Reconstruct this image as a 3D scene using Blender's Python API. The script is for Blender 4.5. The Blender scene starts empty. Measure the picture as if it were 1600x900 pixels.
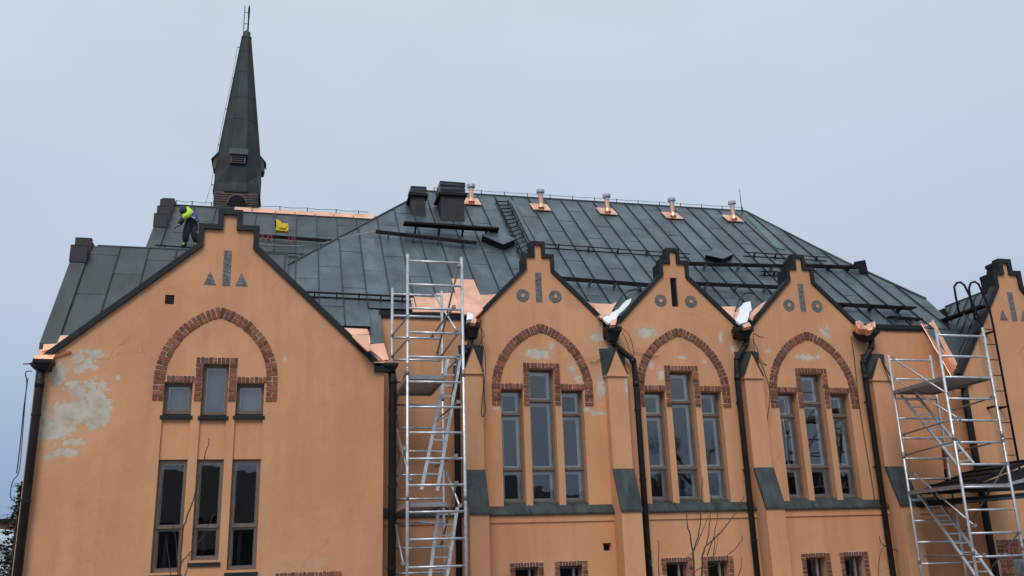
import bpy, bmesh, math, random
from mathutils import Vector, Matrix
from mathutils.geometry import tessellate_polygon
random.seed(7)
R_ = math.radians
sc = bpy.context.scene
# ------------------------------------------------------------------ camera
FPX, YAW, PITCH, ROLL = 1433.46, 0.24542583, 0.28829519, -0.0321606
CAM = Vector((0, -17.0, 0))
cy, sy, cp, sp = math.cos(YAW), math.sin(YAW), math.cos(PITCH), math.sin(PITCH)
Fv = Vector((sy*cp, cy*cp, sp)); R0 = Vector((cy, -sy, 0)); U0 = R0.cross(Fv)
Rv = math.cos(ROLL)*R0 + math.sin(ROLL)*U0
Uv = -math.sin(ROLL)*R0 + math.cos(ROLL)*U0
cd = bpy.data.cameras.new('camera'); cam = bpy.data.objects.new('camera', cd)
sc.collection.objects.link(cam); sc.camera = cam
cd.sensor_width = 36; cd.lens = FPX/1600*36; cd.clip_end = 2000; cd.clip_start = .1
mw = Matrix((Rv, Uv, -Fv)).transposed().to_4x4(); mw.translation = CAM; cam.matrix_world = mw
# ------------------------------------------------------------------ light
SUN_EL, SUN_AZ = 48, 205          # azimuth the light comes from, degrees clockwise from +Y
sun = bpy.data.lights.new('sun', 'SUN'); sun.energy = 1.5; sun.angle = R_(25); sun.color = (1, .965, .92)
so = bpy.data.objects.new('sun', sun); sc.collection.objects.link(so)
sd = Vector((math.sin(R_(SUN_AZ))*math.cos(R_(SUN_EL)), math.cos(R_(SUN_AZ))*math.cos(R_(SUN_EL)), math.sin(R_(SUN_EL))))
so.rotation_euler = sd.to_track_quat('Z', 'Y').to_euler()
w = bpy.data.worlds.new('World'); sc.world = w; w.use_nodes = True
nt = w.node_tree; nt.nodes.clear()
def nd(nt, t, **k):
    n = nt.nodes.new(t)
    for a, b in k.items(): setattr(n, a, b)
    return n
out = nd(nt, 'ShaderNodeOutputWorld'); bg = nd(nt, 'ShaderNodeBackground'); nt.links.new(bg.outputs[0], out.inputs[0])
sky = nd(nt, 'ShaderNodeTexSky', sky_type='NISHITA'); sky.sun_disc = False
sky.sun_elevation = R_(SUN_EL); sky.sun_rotation = R_(SUN_AZ); sky.air_density = 1.2; sky.dust_density = 2.5
tc = nd(nt, 'ShaderNodeTexCoord'); sep = nd(nt, 'ShaderNodeSeparateXYZ'); nt.links.new(tc.outputs['Generated'], sep.inputs[0])
ramp = nd(nt, 'ShaderNodeValToRGB'); nt.links.new(sep.outputs[2], ramp.inputs[0])
cr = ramp.color_ramp; cr.elements[0].position = 0.0; cr.elements[0].color = (3.3, 4.4, 6.1, 1)
cr.elements[1].position = 1.0; cr.elements[1].color = (9.6, 11.2, 13.0, 1)
for p, c in ((.06, (2.7, 3.9, 6.2)), (.16, (3.9, 5.0, 6.7)), (.26, (5.05, 5.9, 7.5)), (.40, (5.6, 6.55, 7.8)), (.55, (6.15, 7.1, 8.2))):
    e = cr.elements.new(p); e.color = (*c, 1)
nz = nd(nt, 'ShaderNodeTexNoise'); nz.inputs['Scale'].default_value = 1.6; nz.inputs['Detail'].default_value = 5
mp = nd(nt, 'ShaderNodeMapping'); mp.inputs['Scale'].default_value = (1, 1, 2.6)
nt.links.new(tc.outputs['Generated'], mp.inputs[0]); nt.links.new(mp.outputs[0], nz.inputs[0])
mr = nd(nt, 'ShaderNodeMapRange'); mr.inputs[1].default_value = .3; mr.inputs[2].default_value = .7
mr.inputs[3].default_value = .94; mr.inputs[4].default_value = 1.05
nt.links.new(nz.outputs[0], mr.inputs[0])
mul = nd(nt, 'ShaderNodeVectorMath', operation='SCALE'); nt.links.new(ramp.outputs[0], mul.inputs[0]); nt.links.new(mr.outputs[0], mul.inputs['Scale'])
mx = nd(nt, 'ShaderNodeMix', data_type='RGBA'); mx.inputs[0].default_value = .94     # overcast veil over the clear sky
nt.links.new(sky.outputs[0], mx.inputs[6]); nt.links.new(mul.outputs[0], mx.inputs[7])
nt.links.new(mx.outputs[2], bg.inputs[0]); bg.inputs[1].default_value = .1
sc.view_settings.view_transform = 'Standard'; sc.view_settings.look = 'None'
sc.view_settings.exposure = 0.0; sc.view_settings.gamma = 1
sc.cycles.max_bounces = 8; sc.cycles.transparent_max_bounces = 12
# ------------------------------------------------------------------ placing helpers
def ray(px, py): return (Fv + Rv*((px-800)/FPX) - Uv*((py-450)/FPX))
def at(px, py, Y=None, X=None, Z=None):
    d = ray(px, py)
    t = (Y-CAM.y)/d.y if Y is not None else ((X-CAM.x)/d.x if X is not None else (Z-CAM.z)/d.z)
    return CAM + d*t
def on(px, py, pl, lift=0):
    P, n = pl; n = n.normalized(); d = ray(px, py); t = ((P+n*lift-CAM).dot(n))/d.dot(n); return CAM + d*t
GZ = -3.6
# ------------------------------------------------------------------ materials
def mat(name, col, rough=.8, metal=0, var=.0, vscale=3, bump=.0, bscale=60, objvar=0, stain=None, stainscale=1.2, stainamt=0, spec=.5, streak=False):
    m = bpy.data.materials.new(name); m.use_nodes = True; t = m.node_tree
    b = t.nodes['Principled BSDF']; b.inputs['Roughness'].default_value = rough; b.inputs['Metallic'].default_value = metal
    b.inputs['Specular IOR Level'].default_value = spec
    g = nd(t, 'ShaderNodeNewGeometry'); pos = g.outputs['Position']
    base = nd(t, 'ShaderNodeRGB'); base.outputs[0].default_value = (*col, 1); c = base.outputs[0]
    def mixc(a, bcol, fac, mode='MIX'):
        n = nd(t, 'ShaderNodeMix', data_type='RGBA', blend_type=mode)
        t.links.new(a, n.inputs[6])
        if isinstance(bcol, tuple): n.inputs[7].default_value = (*bcol, 1)
        else: t.links.new(bcol, n.inputs[7])
        if isinstance(fac, (int, float)): n.inputs[0].default_value = fac
        else: t.links.new(fac, n.inputs[0])
        return n.outputs[2]
    def noise(scale, detail=4, vec=pos, rg=.6):
        n = nd(t, 'ShaderNodeTexNoise'); n.inputs['Scale'].default_value = scale; n.inputs['Detail'].default_value = detail
        n.inputs['Roughness'].default_value = rg
        t.links.new(vec, n.inputs[0]); return n.outputs[0]
    def rng(v, a, b2, c2, d):
        n = nd(t, 'ShaderNodeMapRange'); t.links.new(v, n.inputs[0])
        for i, q in zip((1, 2, 3, 4), (a, b2, c2, d)): n.inputs[i].default_value = q
        return n.outputs[0]
    def gray(v):
        n = nd(t, 'ShaderNodeCombineXYZ')
        for i in range(3): t.links.new(v, n.inputs[i])
        return n.outputs[0]
    if var: c = mixc(c, gray(rng(noise(vscale), .3, .7, 1-var, 1+var)), 1.0, 'MULTIPLY')
    if objvar:
        oi = nd(t, 'ShaderNodeObjectInfo')
        c = mixc(c, gray(rng(oi.outputs['Random'], 0, 1, 1-objvar, 1+objvar)), 1.0, 'MULTIPLY')
    if stain:
        v = pos
        if streak:
            mpn = nd(t, 'ShaderNodeMapping'); mpn.inputs['Scale'].default_value = streak; t.links.new(pos, mpn.inputs[0]); v = mpn.outputs[0]
        c = mixc(c, stain, rng(noise(stainscale, 6, v), .45, .72, 0, stainamt))
    t.links.new(c, b.inputs['Base Color'])
    if bump:
        bn = nd(t, 'ShaderNodeBump'); bn.inputs['Strength'].default_value = bump; bn.inputs['Distance'].default_value = .01
        t.links.new(noise(bscale, 3), bn.inputs['Height']); t.links.new(bn.outputs[0], b.inputs['Normal'])
    m['_'] = 1
    return m, t, b, mixc, noise, rng, pos, c
def simple(*a, **k): return mat(*a, **k)[0]

def plaster(name, col, patches, rects=(), cracks=0):
    m, t, b, mixc, noise, rng, pos, c = mat(name, col, .92, var=.05, vscale=1.1, stain=(col[0]*.80, col[1]*.72, col[2]*.66), stainscale=.8, stainamt=.55, streak=(1, 1, .35), spec=.2)
    # fine vertical rain streaks
    mpn = nd(t, 'ShaderNodeMapping'); mpn.inputs['Scale'].default_value = (5, 5, .45); t.links.new(pos, mpn.inputs[0])
    c = mixc(c, (col[0]*.84, col[1]*.78, col[2]*.74), rng(noise(1.0, 6, mpn.outputs[0]), .46, .72, 0, .75))
    c = mixc(c, (col[0]*.80, col[1]*.76, col[2]*.72), rng(noise(38, 3), .48, .75, 0, .4))
    c = mixc(c, (min(1, col[0]*1.12), col[1]*1.16, col[2]*1.2), rng(noise(.55, 3), .5, .75, 0, .45))
    sp_ = nd(t, 'ShaderNodeSeparateXYZ'); t.links.new(pos, sp_.inputs[0])
    flat = nd(t, 'ShaderNodeCombineXYZ'); t.links.new(sp_.outputs[0], flat.inputs[0]); t.links.new(sp_.outputs[2], flat.inputs[2])
    def ellipse(x, z, rx, rz):
        s = nd(t, 'ShaderNodeVectorMath', operation='SUBTRACT'); t.links.new(flat.outputs[0], s.inputs[0]); s.inputs[1].default_value = (x, 0, z)
        d = nd(t, 'ShaderNodeVectorMath', operation='MULTIPLY'); t.links.new(s.outputs[0], d.inputs[0]); d.inputs[1].default_value = (1/rx, 0, 1/rz)
        l = nd(t, 'ShaderNodeVectorMath', operation='LENGTH'); t.links.new(d.outputs[0], l.inputs[0]); return l.outputs['Value']
    def minimum(a, b2):
        n = nd(t, 'ShaderNodeMath', operation='MINIMUM'); t.links.new(a, n.inputs[0]); t.links.new(b2, n.inputs[1]); return n.outputs[0]
    for (x, z, rx, rz, cc) in rects:      # repainted fields with their own tone: a rounded box by max-norm
        s = nd(t, 'ShaderNodeVectorMath', operation='SUBTRACT'); t.links.new(flat.outputs[0], s.inputs[0]); s.inputs[1].default_value = (x, 0, z)
        d = nd(t, 'ShaderNodeVectorMath', operation='MULTIPLY'); t.links.new(s.outputs[0], d.inputs[0]); d.inputs[1].default_value = (1/rx, 0, 1/rz)
        a = nd(t, 'ShaderNodeVectorMath', operation='ABSOLUTE'); t.links.new(d.outputs[0], a.inputs[0])
        s3 = nd(t, 'ShaderNodeSeparateXYZ'); t.links.new(a.outputs[0], s3.inputs[0])
        mm = nd(t, 'ShaderNodeMath', operation='MAXIMUM'); t.links.new(s3.outputs[0], mm.inputs[0]); t.links.new(s3.outputs[2], mm.inputs[1])
        ad = nd(t, 'ShaderNodeMath', operation='MULTIPLY_ADD'); t.links.new(noise(5, 4), ad.inputs[0]); ad.inputs[1].default_value = .3; t.links.new(mm.outputs[0], ad.inputs[2])
        c = mixc(c, cc, rng(ad.outputs[0], 1.02, 1.2, .38, 0))
    d = None
    for p in patches:
        l = ellipse(*p); d = l if d is None else minimum(d, l)
    h = None
    if d is not None:
        ad = nd(t, 'ShaderNodeMath', operation='MULTIPLY_ADD'); t.links.new(noise(8.5, 8, rg=.74), ad.inputs[0]); ad.inputs[1].default_value = 3.6; t.links.new(d, ad.inputs[2])
        halo = rng(ad.outputs[0], 2.65, 3.4, .45, 0)
        c = mixc(c, (col[0]*1.06, col[1]*1.14, col[2]*1.25), halo)
        mask = rng(ad.outputs[0], 2.50, 2.57, 1, 0)
        grey = mixc(mixc(c, (.62, .54, .43), 1.0), (.40, .34, .26), rng(noise(4.5, 7), .42, .7, 0, .75))
        c = mixc(c, grey, mask); h = mask
    # hairline cracks, only here and there
    dv = nd(t, 'ShaderNodeTexNoise'); dv.inputs['Scale'].default_value = 2.5; dv.inputs['Detail'].default_value = 5; t.links.new(pos, dv.inputs[0])
    sv = nd(t, 'ShaderNodeVectorMath', operation='MULTIPLY_ADD'); t.links.new(dv.outputs['Color'], sv.inputs[0]); sv.inputs[1].default_value = (.5, 0, .5); t.links.new(flat.outputs[0], sv.inputs[2])
    vo = nd(t, 'ShaderNodeTexVoronoi', feature='DISTANCE_TO_EDGE'); vo.inputs['Scale'].default_value = .8; t.links.new(sv.outputs[0], vo.inputs[0])
    ck = nd(t, 'ShaderNodeMath', operation='MULTIPLY'); t.links.new(rng(vo.outputs[0], .002, .006, .32, 0), ck.inputs[0]); t.links.new(rng(noise(.7, 2), .56, .64, 0, 1), ck.inputs[1])
    c = mixc(c, (col[0]*.45, col[1]*.4, col[2]*.4), ck.outputs[0])
    t.links.new(c, b.inputs['Base Color'])
    bn = nd(t, 'ShaderNodeBump'); bn.inputs['Strength'].default_value = .45; bn.inputs['Distance'].default_value = .012
    ma = nd(t, 'ShaderNodeMath', operation='MULTIPLY_ADD'); t.links.new(noise(55, 4), ma.inputs[0]); ma.inputs[1].default_value = .5
    n2 = noise(6, 3)
    if h is not None:
        m3 = nd(t, 'ShaderNodeMath', operation='SUBTRACT'); t.links.new(n2, m3.inputs[0]); t.links.new(h, m3.inputs[1]); n2 = m3.outputs[0]
    t.links.new(n2, ma.inputs[2]); t.links.new(ma.outputs[0], bn.inputs['Height']); t.links.new(bn.outputs[0], b.inputs['Normal'])
    return m
def px_patch(lst, Y):
    r = []
    for (x, y, rx, ry) in lst:
        p = at(x, y, Y); s = (p-CAM).dot(Fv)/FPX; r.append((p.x, p.z, rx*s, ry*s))
    return r
ORANGE = (.67, .336, .172)
wing_patches = px_patch([(100, 650, 40, 34), (128, 612, 18, 20), (165, 640, 12, 26), (100, 706, 30, 8), (140, 570, 14, 12), (118, 640, 46, 26), (86, 668, 38, 30), (150, 620, 22, 30), (92, 585, 14, 28), (122, 558, 10, 14), (150, 552, 16, 9), (112, 600, 14, 12), (125, 575, 12, 10), (150, 655, 20, 18), (80, 712, 16, 7), (184, 590, 5, 4), (445, 560, 3, 6), (115, 690, 26, 7)], -.8)
main_patches = px_patch([(840, 553, 24, 10), (862, 540, 7, 6), (893, 577, 8, 9), (903, 592, 7, 8), (938, 607, 9, 26), (930, 527, 16, 10), (935, 645, 14, 5), (917, 640, 6, 5), (774, 638, 6, 3), (945, 550, 10, 10), (1010, 520, 22, 10), (1035, 586, 8, 12), (1018, 570, 6, 6), (1065, 558, 8, 3), (1126, 528, 5, 10), (1262, 558, 22, 6), (1290, 520, 10, 12), (1200, 548, 8, 4), (975, 605, 5, 16), (980, 560, 4, 8), (660, 815, 5, 4), (1100, 565, 4, 4), (1145, 545, 6, 8)], 0)
def rect_px(x0, y0, x1, y1, Y, cc):
    a = at(x0, y0, Y); b = at(x1, y1, Y); return ((a.x+b.x)/2, (a.z+b.z)/2, abs(b.x-a.x)/2, abs(b.z-a.z)/2, cc)
M = {}
M['wing_wall'] = plaster('plaster_wing', ORANGE, wing_patches, [rect_px(55, 535, 172, 705, -.8, (.74, .38, .19)), rect_px(418, 865, 492, 897, -.8, (.60, .36, .22)), rect_px(490, 872, 515, 886, -.8, (.62, .40, .25))])
M['main_wall'] = plaster('plaster_main', ORANGE, main_patches, [rect_px(875, 480, 945, 560, 0, (.76, .42, .22)), rect_px(990, 500, 1026, 545, 0, (.74, .42, .24))])
M['patina'] = mat('patina_sheet', (.057, .076, .091), .44, metal=.3, var=.30, vscale=1.6, objvar=.17, stain=(.135, .180, .180), stainscale=1.7, stainamt=.62, bump=.35, bscale=9, streak=(1.6, 1, .5))[0]
M['patina_dark'] = mat('patina_dark_sheet', (.040, .050, .051), .52, metal=.2, var=.25, vscale=1.2, objvar=.14, stain=(.085, .125, .118), stainscale=1.2, stainamt=.5, bump=.35, bscale=9, streak=(1.6, 1, .5))[0]  # patina darkened for the left roofs; dimmer light of steeper slopes painted in
M['seam_dark'] = simple('seam_shadow_metal', (.016, .024, .028), .6, metal=.1)  # seam metal darkened to paint in the shade on the seam sides
M['spire_sheet'] = mat('spire_sheet', (.026, .033, .034), .6, metal=.15, var=.3, vscale=1.2, stain=(.06, .08, .075), stainscale=1.4, stainamt=.5, bump=.4, bscale=7, streak=(2, 2, .4), spec=.3)[0]
M['patina_seam'] = simple('patina_seam', (.040, .054, .060), .55, metal=.2, var=.2)
M['ledge'] = simple('ledge_patina', (.040, .049, .049), .6, metal=.1, var=.35, vscale=3.5, stain=(.10, .13, .115), stainscale=3.6, stainamt=.5, spec=.3, streak=(3, 1, .5), bump=.3, bscale=8)
M['flash'] = simple('dark_flashing', (.017, .020, .021), .6, metal=.1, var=.3, vscale=3, bump=.2, bscale=12, spec=.3)
M['brownsheet'] = simple('brown_sheet', (.034, .029, .029), .6, metal=.2, var=.25, vscale=4)
M['pipe'] = simple('pipe_black', (.011, .010, .010), .5, spec=.3, var=.35, vscale=5, stain=(.04, .032, .028), stainscale=3, stainamt=.4)
M['iron'] = simple('black_iron', (.008, .008, .009), .7, var=.2, spec=.25)
M['copper'] = mat('new_copper', (.90, .46, .28), .34, metal=.85, var=.12, vscale=2.5, objvar=.08, stain=(.58, .25, .13), stainscale=3, stainamt=.6, bump=.5, bscale=5)[0]
M['alu'] = simple('aluminium', (.62, .63, .65), .42, metal=.7, var=.14, vscale=12, stain=(.25, .24, .23), stainscale=9, stainamt=.6)
M['alu_dull'] = simple('dull_steel', (.30, .28, .27), .5, metal=.5, var=.2, vscale=8)
M['deck'] = simple('plywood_deck', (.32, .28, .25), .8, var=.25, vscale=4)
M['mortar'] = simple('mortar', (.56, .46, .39), .95, var=.45, vscale=9)
M['brick'] = mat('red_brick', (.255, .078, .034), .85, objvar=.45, var=.22, vscale=18, stain=(.10, .05, .04), stainscale=7, stainamt=.5, bump=.4, bscale=90)[0]
M['stone'] = simple('grey_flint', (.15, .145, .14), .75, objvar=.3, var=.3, vscale=22, bump=.6, bscale=30)
M['stonebed'] = simple('stone_bed', (.16, .148, .135), .95, var=.3, vscale=20)
M['wood'] = simple('brown_frame', (.17, .115, .08), .65, var=.22, vscale=10)
M['white'] = simple('white_frame', (.88, .87, .85), .55, var=.08)
M['wood_louvre'] = simple('weathered_wood', (.11, .082, .068), .85, var=.3, vscale=5)
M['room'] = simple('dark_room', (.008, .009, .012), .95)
M['curtain'] = simple('pale_blind', (.42, .46, .50), .9, var=.1, vscale=1.5)  # pale sheet behind the upper wing panes, paints in their bright sky reflection
M['curtain_dark'] = simple('grey_curtain', (.06, .07, .085), .9, var=.5, vscale=1.2)
M['snow'] = simple('snow', (.80, .83, .88), .85, var=.05, bump=.5, bscale=9)
M['galv'] = simple('galvanised', (.42, .45, .47), .4, metal=.6, var=.15, vscale=15)
M['yellow'] = simple('yellow_fabric', (.85, .55, .02), .7, var=.12, vscale=6)
M['hivis'] = simple('hivis_yellow', (.55, .90, .04), .7, var=.1)
M['trouser'] = simple('black_workwear', (.018, .019, .026), .85, var=.3, vscale=8)
M['blue'] = simple('blue_strap', (.03, .10, .42), .6)
M['grey'] = simple('grey_glove', (.28, .28, .29), .8)
M['skin'] = simple('skin', (.52, .30, .21), .6)
M['hair'] = simple('dark_hood', (.03, .03, .035), .8)
M['red'] = simple('red_strap', (.38, .03, .02), .7)
M['twig'] = simple('twig_bark', (.060, .036, .032), .8, var=.2)
M['cable'] = simple('cable_black', (.02, .018, .018), .7)
M['rope'] = simple('pale_rope', (.45, .46, .46), .8)
M['dusty'] = simple('roof_felt', (.03, .032, .034), .9, var=.3)
M['ground'] = simple('ground', (.13, .125, .12), .9, var=.25, vscale=.4, stain=(.5, .51, .53), stainscale=.15, stainamt=.4)
M['tarp'] = simple('black_tarp', (.018, .022, .032), .35, var=.3, vscale=5, bump=.8, bscale=6)
def glass(name, tint=(.95, .96, .96), refl=.05):
    m = bpy.data.materials.new(name); m.use_nodes = True; t = m.node_tree; t.nodes.clear()
    o = nd(t, 'ShaderNodeOutputMaterial'); mixs = nd(t, 'ShaderNodeMixShader'); tr = nd(t, 'ShaderNodeBsdfTransparent'); gl = nd(t, 'ShaderNodeBsdfGlossy')
    tr.inputs[0].default_value = (*tint, 1); gl.inputs['Roughness'].default_value = .015; gl.inputs[0].default_value = (.96, .94, .90, 1)
    lw = nd(t, 'ShaderNodeFresnel'); lw.inputs[0].default_value = 1.5
    ad = nd(t, 'ShaderNodeMath', operation='ADD'); t.links.new(lw.outputs[0], ad.inputs[0]); ad.inputs[1].default_value = refl
    bn = nd(t, 'ShaderNodeBump'); bn.inputs['Strength'].default_value = .10; bn.inputs['Distance'].default_value = .02
    nn = nd(t, 'ShaderNodeTexNoise'); nn.inputs['Scale'].default_value = 2.2; g = nd(t, 'ShaderNodeNewGeometry')
    t.links.new(g.outputs['Position'], nn.inputs[0]); t.links.new(nn.outputs[0], bn.inputs['Height']); t.links.new(bn.outputs[0], gl.inputs['Normal'])
    t.links.new(ad.outputs[0], mixs.inputs[0]); t.links.new(tr.outputs[0], mixs.inputs[1]); t.links.new(gl.outputs[0], mixs.inputs[2]); t.links.new(mixs.outputs[0], o.inputs[0])
    return m
M['glass'] = glass('window_glass')
# ------------------------------------------------------------------ object helpers
col = sc.collection
def wloc(o):
    v = Vector((0, 0, 0))
    while o is not None: v = v + o.location; o = o.parent
    return v
def link(name, me, parent=None, loc=None):
    o = bpy.data.objects.new(name, me); col.objects.link(o)
    if parent is not None: o.parent = parent
    if loc is not None: o.location = loc
    return o
def thing(name, label, cat, loc, group=None):
    o = bpy.data.objects.new(name, None); col.objects.link(o); o.location = loc; o.empty_display_size = .2
    o['label'] = label; o['category'] = cat
    if group: o['group'] = group
    return o
def tag(o, label, cat, group=None):
    o['label'] = label; o['category'] = cat
    if group: o['group'] = group
    return o
class MB:
    def __init__(s): s.v = []; s.f = []
    def add(s, vs, fs):
        k = len(s.v); s.v += [Vector(v) for v in vs]; s.f += [tuple(k+i for i in f) for f in fs]; return s
    def prism(s, poly, ext):
        """poly: 3-D loop, ext: extrusion vector"""
        ext = Vector(ext); n = len(poly); a = [Vector(p) for p in poly]; b = [p+ext for p in a]
        fs = [(i, (i+1) % n, n+(i+1) % n, n+i) for i in range(n)]
        if n <= 4: fs += [tuple(range(n-1, -1, -1)), tuple(range(n, 2*n))]
        else:
            tr = tessellate_polygon([a]); fs += [tuple(t) for t in tr] + [tuple(n+i for i in reversed(t)) for t in tr]
        return s.add(a+b, fs)
    def box(s, x0, x1, y0, y1, z0, z1):
        return s.prism([(x0, y0, z0), (x1, y0, z0), (x1, y1, z0), (x0, y1, z0)], (0, 0, z1-z0))
    def bar(s, a, b, w, h, up=(0, 0, 1)):
        a = Vector(a); b = Vector(b); d = (b-a).normalized(); u = Vector(up); r = d.cross(u)
        if r.length < 1e-4: r = d.cross(Vector((0, 1, 0)))
        r.normalize(); u = r.cross(d); r *= w/2; u *= h/2
        return s.prism([a-r-u, a+r-u, a+r+u, a-r+u], b-a)
    def tube(s, pts, r, n=8, cap=True):
        pts = [Vector(p) for p in pts]; rs = r if isinstance(r, (list, tuple)) else [r]*len(pts); k0 = len(s.v); ref = None
        for i, p in enumerate(pts):
            d = (pts[min(i+1, len(pts)-1)] - pts[max(i-1, 0)]).normalized()
            if ref is None:
                ref = d.cross(Vector((0, 0, 1)));
                if ref.length < .1: ref = d.cross(Vector((0, 1, 0)))
            ref = (ref - d*ref.dot(d)).normalized(); q = d.cross(ref)
            for j in range(n):
                a = 2*math.pi*(j+.5)/n; s.v.append(p + (ref*math.cos(a)+q*math.sin(a))*rs[i])
        for i in range(len(pts)-1):
            for j in range(n):
                a = k0+i*n+j; b = k0+i*n+(j+1) % n; s.f.append((a, b, b+n, a+n))
        if cap: s.f += [tuple(k0+j for j in range(n-1, -1, -1)), tuple(k0+(len(pts)-1)*n+j for j in range(n))]
        return s
    def build(s, name, m, parent=None, smooth=False, kind=None, bevel=0):
        off = wloc(parent) if parent is not None else Vector((0, 0, 0))
        org = Vector((0, 0, 0))
        if parent is None and s.v:
            xs = [v.x for v in s.v]; ys = [v.y for v in s.v]; zs = [v.z for v in s.v]
            org = Vector(((min(xs)+max(xs))/2, (min(ys)+max(ys))/2, min(zs)))
        me = bpy.data.meshes.new(name); me.from_pydata([tuple(v-off-org) for v in s.v], [], s.f)
        bm = bmesh.new(); bm.from_mesh(me); bmesh.ops.recalc_face_normals(bm, faces=bm.faces)
        if bevel: bmesh.ops.bevel(bm, geom=bm.edges[:], offset=bevel, segments=1, affect='EDGES', clamp_overlap=True)
        bm.to_mesh(me); bm.free()
        if smooth: me.shade_smooth()
        me.materials.append(m if not isinstance(m, str) else M[m])
        o = link(name, me, parent, org if parent is None else None)
        if kind: o['kind'] = kind
        return o
def holed(mb, outer, holes, Y, depth):
    """vertical sheet at Y with openings and their reveals; loops are (x,z)"""
    loops = [[Vector((x, Y, z)) for x, z in l] for l in [outer]+holes]
    vs = [v for l in loops for v in l]
    mb.add(vs, [tuple(t) for t in tessellate_polygon(loops)])
    for l in loops[1:]:
        n = len(l); mb.add(l+[v+Vector((0, depth, 0)) for v in l], [(i, (i+1) % n, n+(i+1) % n, n+i) for i in range(n)])
def offset_line(pts, t):
    """mitred offset to the left of a polyline of (x,z)"""
    P = [Vector(p) for p in pts]; out = []
    for i, p in enumerate(P):
        ns = []
        if i > 0: d = (P[i]-P[i-1]).normalized(); ns.append(Vector((-d.y, d.x)))
        if i < len(P)-1: d = (P[i+1]-P[i]).normalized(); ns.append(Vector((-d.y, d.x)))
        if len(ns) == 1: out.append(p+ns[0]*t)
        else:
            b = (ns[0]+ns[1]).normalized(); out.append(p+b*(t/max(.35, b.dot(ns[0]))))
    return out
def coping(pts, Y0, Y1, t, name, m, parent, lap=.03):
    """cap metal running left to right over a wall head: laps down the front, stands up by t"""
    P = [Vector(p) for p in pts]; up = offset_line(pts, t*.88); dn = offset_line(pts, -t*.06); mb = MB(); n = len(P)
    vs = []
    for i in range(n): vs += [(up[i].x, Y0, up[i].y), (dn[i].x, Y0, dn[i].y), (up[i].x, Y1, up[i].y), (dn[i].x, Y1, dn[i].y)]
    fs = []
    for i in range(n-1):
        a = 4*i; b = a+4
        fs += [(a, b, b+1, a+1), (a+2, a+3, b+3, b+2), (a, a+2, b+2, b), (a+1, b+1, b+3, a+3)]
    fs += [(0, 1, 3, 2), (4*(n-1), 4*(n-1)+2, 4*(n-1)+3, 4*(n-1)+1)]
    mb.add(vs, fs); return mb.build(name, m, parent)
# ---- bricks
class Bricks:
    """collects bricks of one building, nearest 300 become objects of their own"""
    def __init__(s): s.l = []
    def add(s, parent, p, ang, wd, ht, Y):      # p=(x,z) centre; ang rotation about Y
        s.l.append((parent, p[0]+random.uniform(-.002, .002), p[1], ang+random.uniform(-.025, .025), wd*random.uniform(.95, 1.0), ht*random.uniform(.93, 1.02), Y-random.uniform(0, .007)))
    def flush(s, stuff_parent, limit=300):
        me = []
        for k in range(5):
            mb = MB(); mb.box(-.5, .5, -.5, .5, -.5, .5); m = bpy.data.meshes.new('brick'); 
            vv = [v + Vector((random.uniform(-.03, .03), random.uniform(-.12, .0), random.uniform(-.05, .05))) for v in mb.v]
            m.from_pydata([tuple(v) for v in vv], [], mb.f)
            bm = bmesh.new(); bm.from_mesh(m); bmesh.ops.recalc_face_normals(bm, faces=bm.faces); bmesh.ops.bevel(bm, geom=bm.edges[:], offset=.05, segments=1, affect='EDGES'); bm.to_mesh(m); bm.free()
            m.materials.append(M['brick']); me.append(m)
        s.l.sort(key=lambda b: (Vector((b[1], b[6], b[2]))-CAM).length/(b[4]*b[5])**.5)
        rest = MB()
        for i, (par, x, z, a, wd, ht, Y) in enumerate(s.l):
            par = par[0] if isinstance(par, list) else par
            D = .06
            if i < limit:
                o = link('brick', random.choice(me), par); o.location = Vector((x, Y+D/2, z))-wloc(par); o.rotation_euler = (0, a, 0); o.scale = (wd, D, ht)
            else:
                c, sn = math.cos(a), math.sin(a); X = Vector((c, 0, -sn))*wd/2; Z = Vector((sn, 0, c))*ht/2; P = Vector((x, Y, z))
                rest.prism([P-X-Z, P+X-Z, P+X+Z, P-X+Z], (0, D, 0))
        if rest.v: rest.build('brickwork', 'brick', stuff_parent, kind='stuff')
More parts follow.
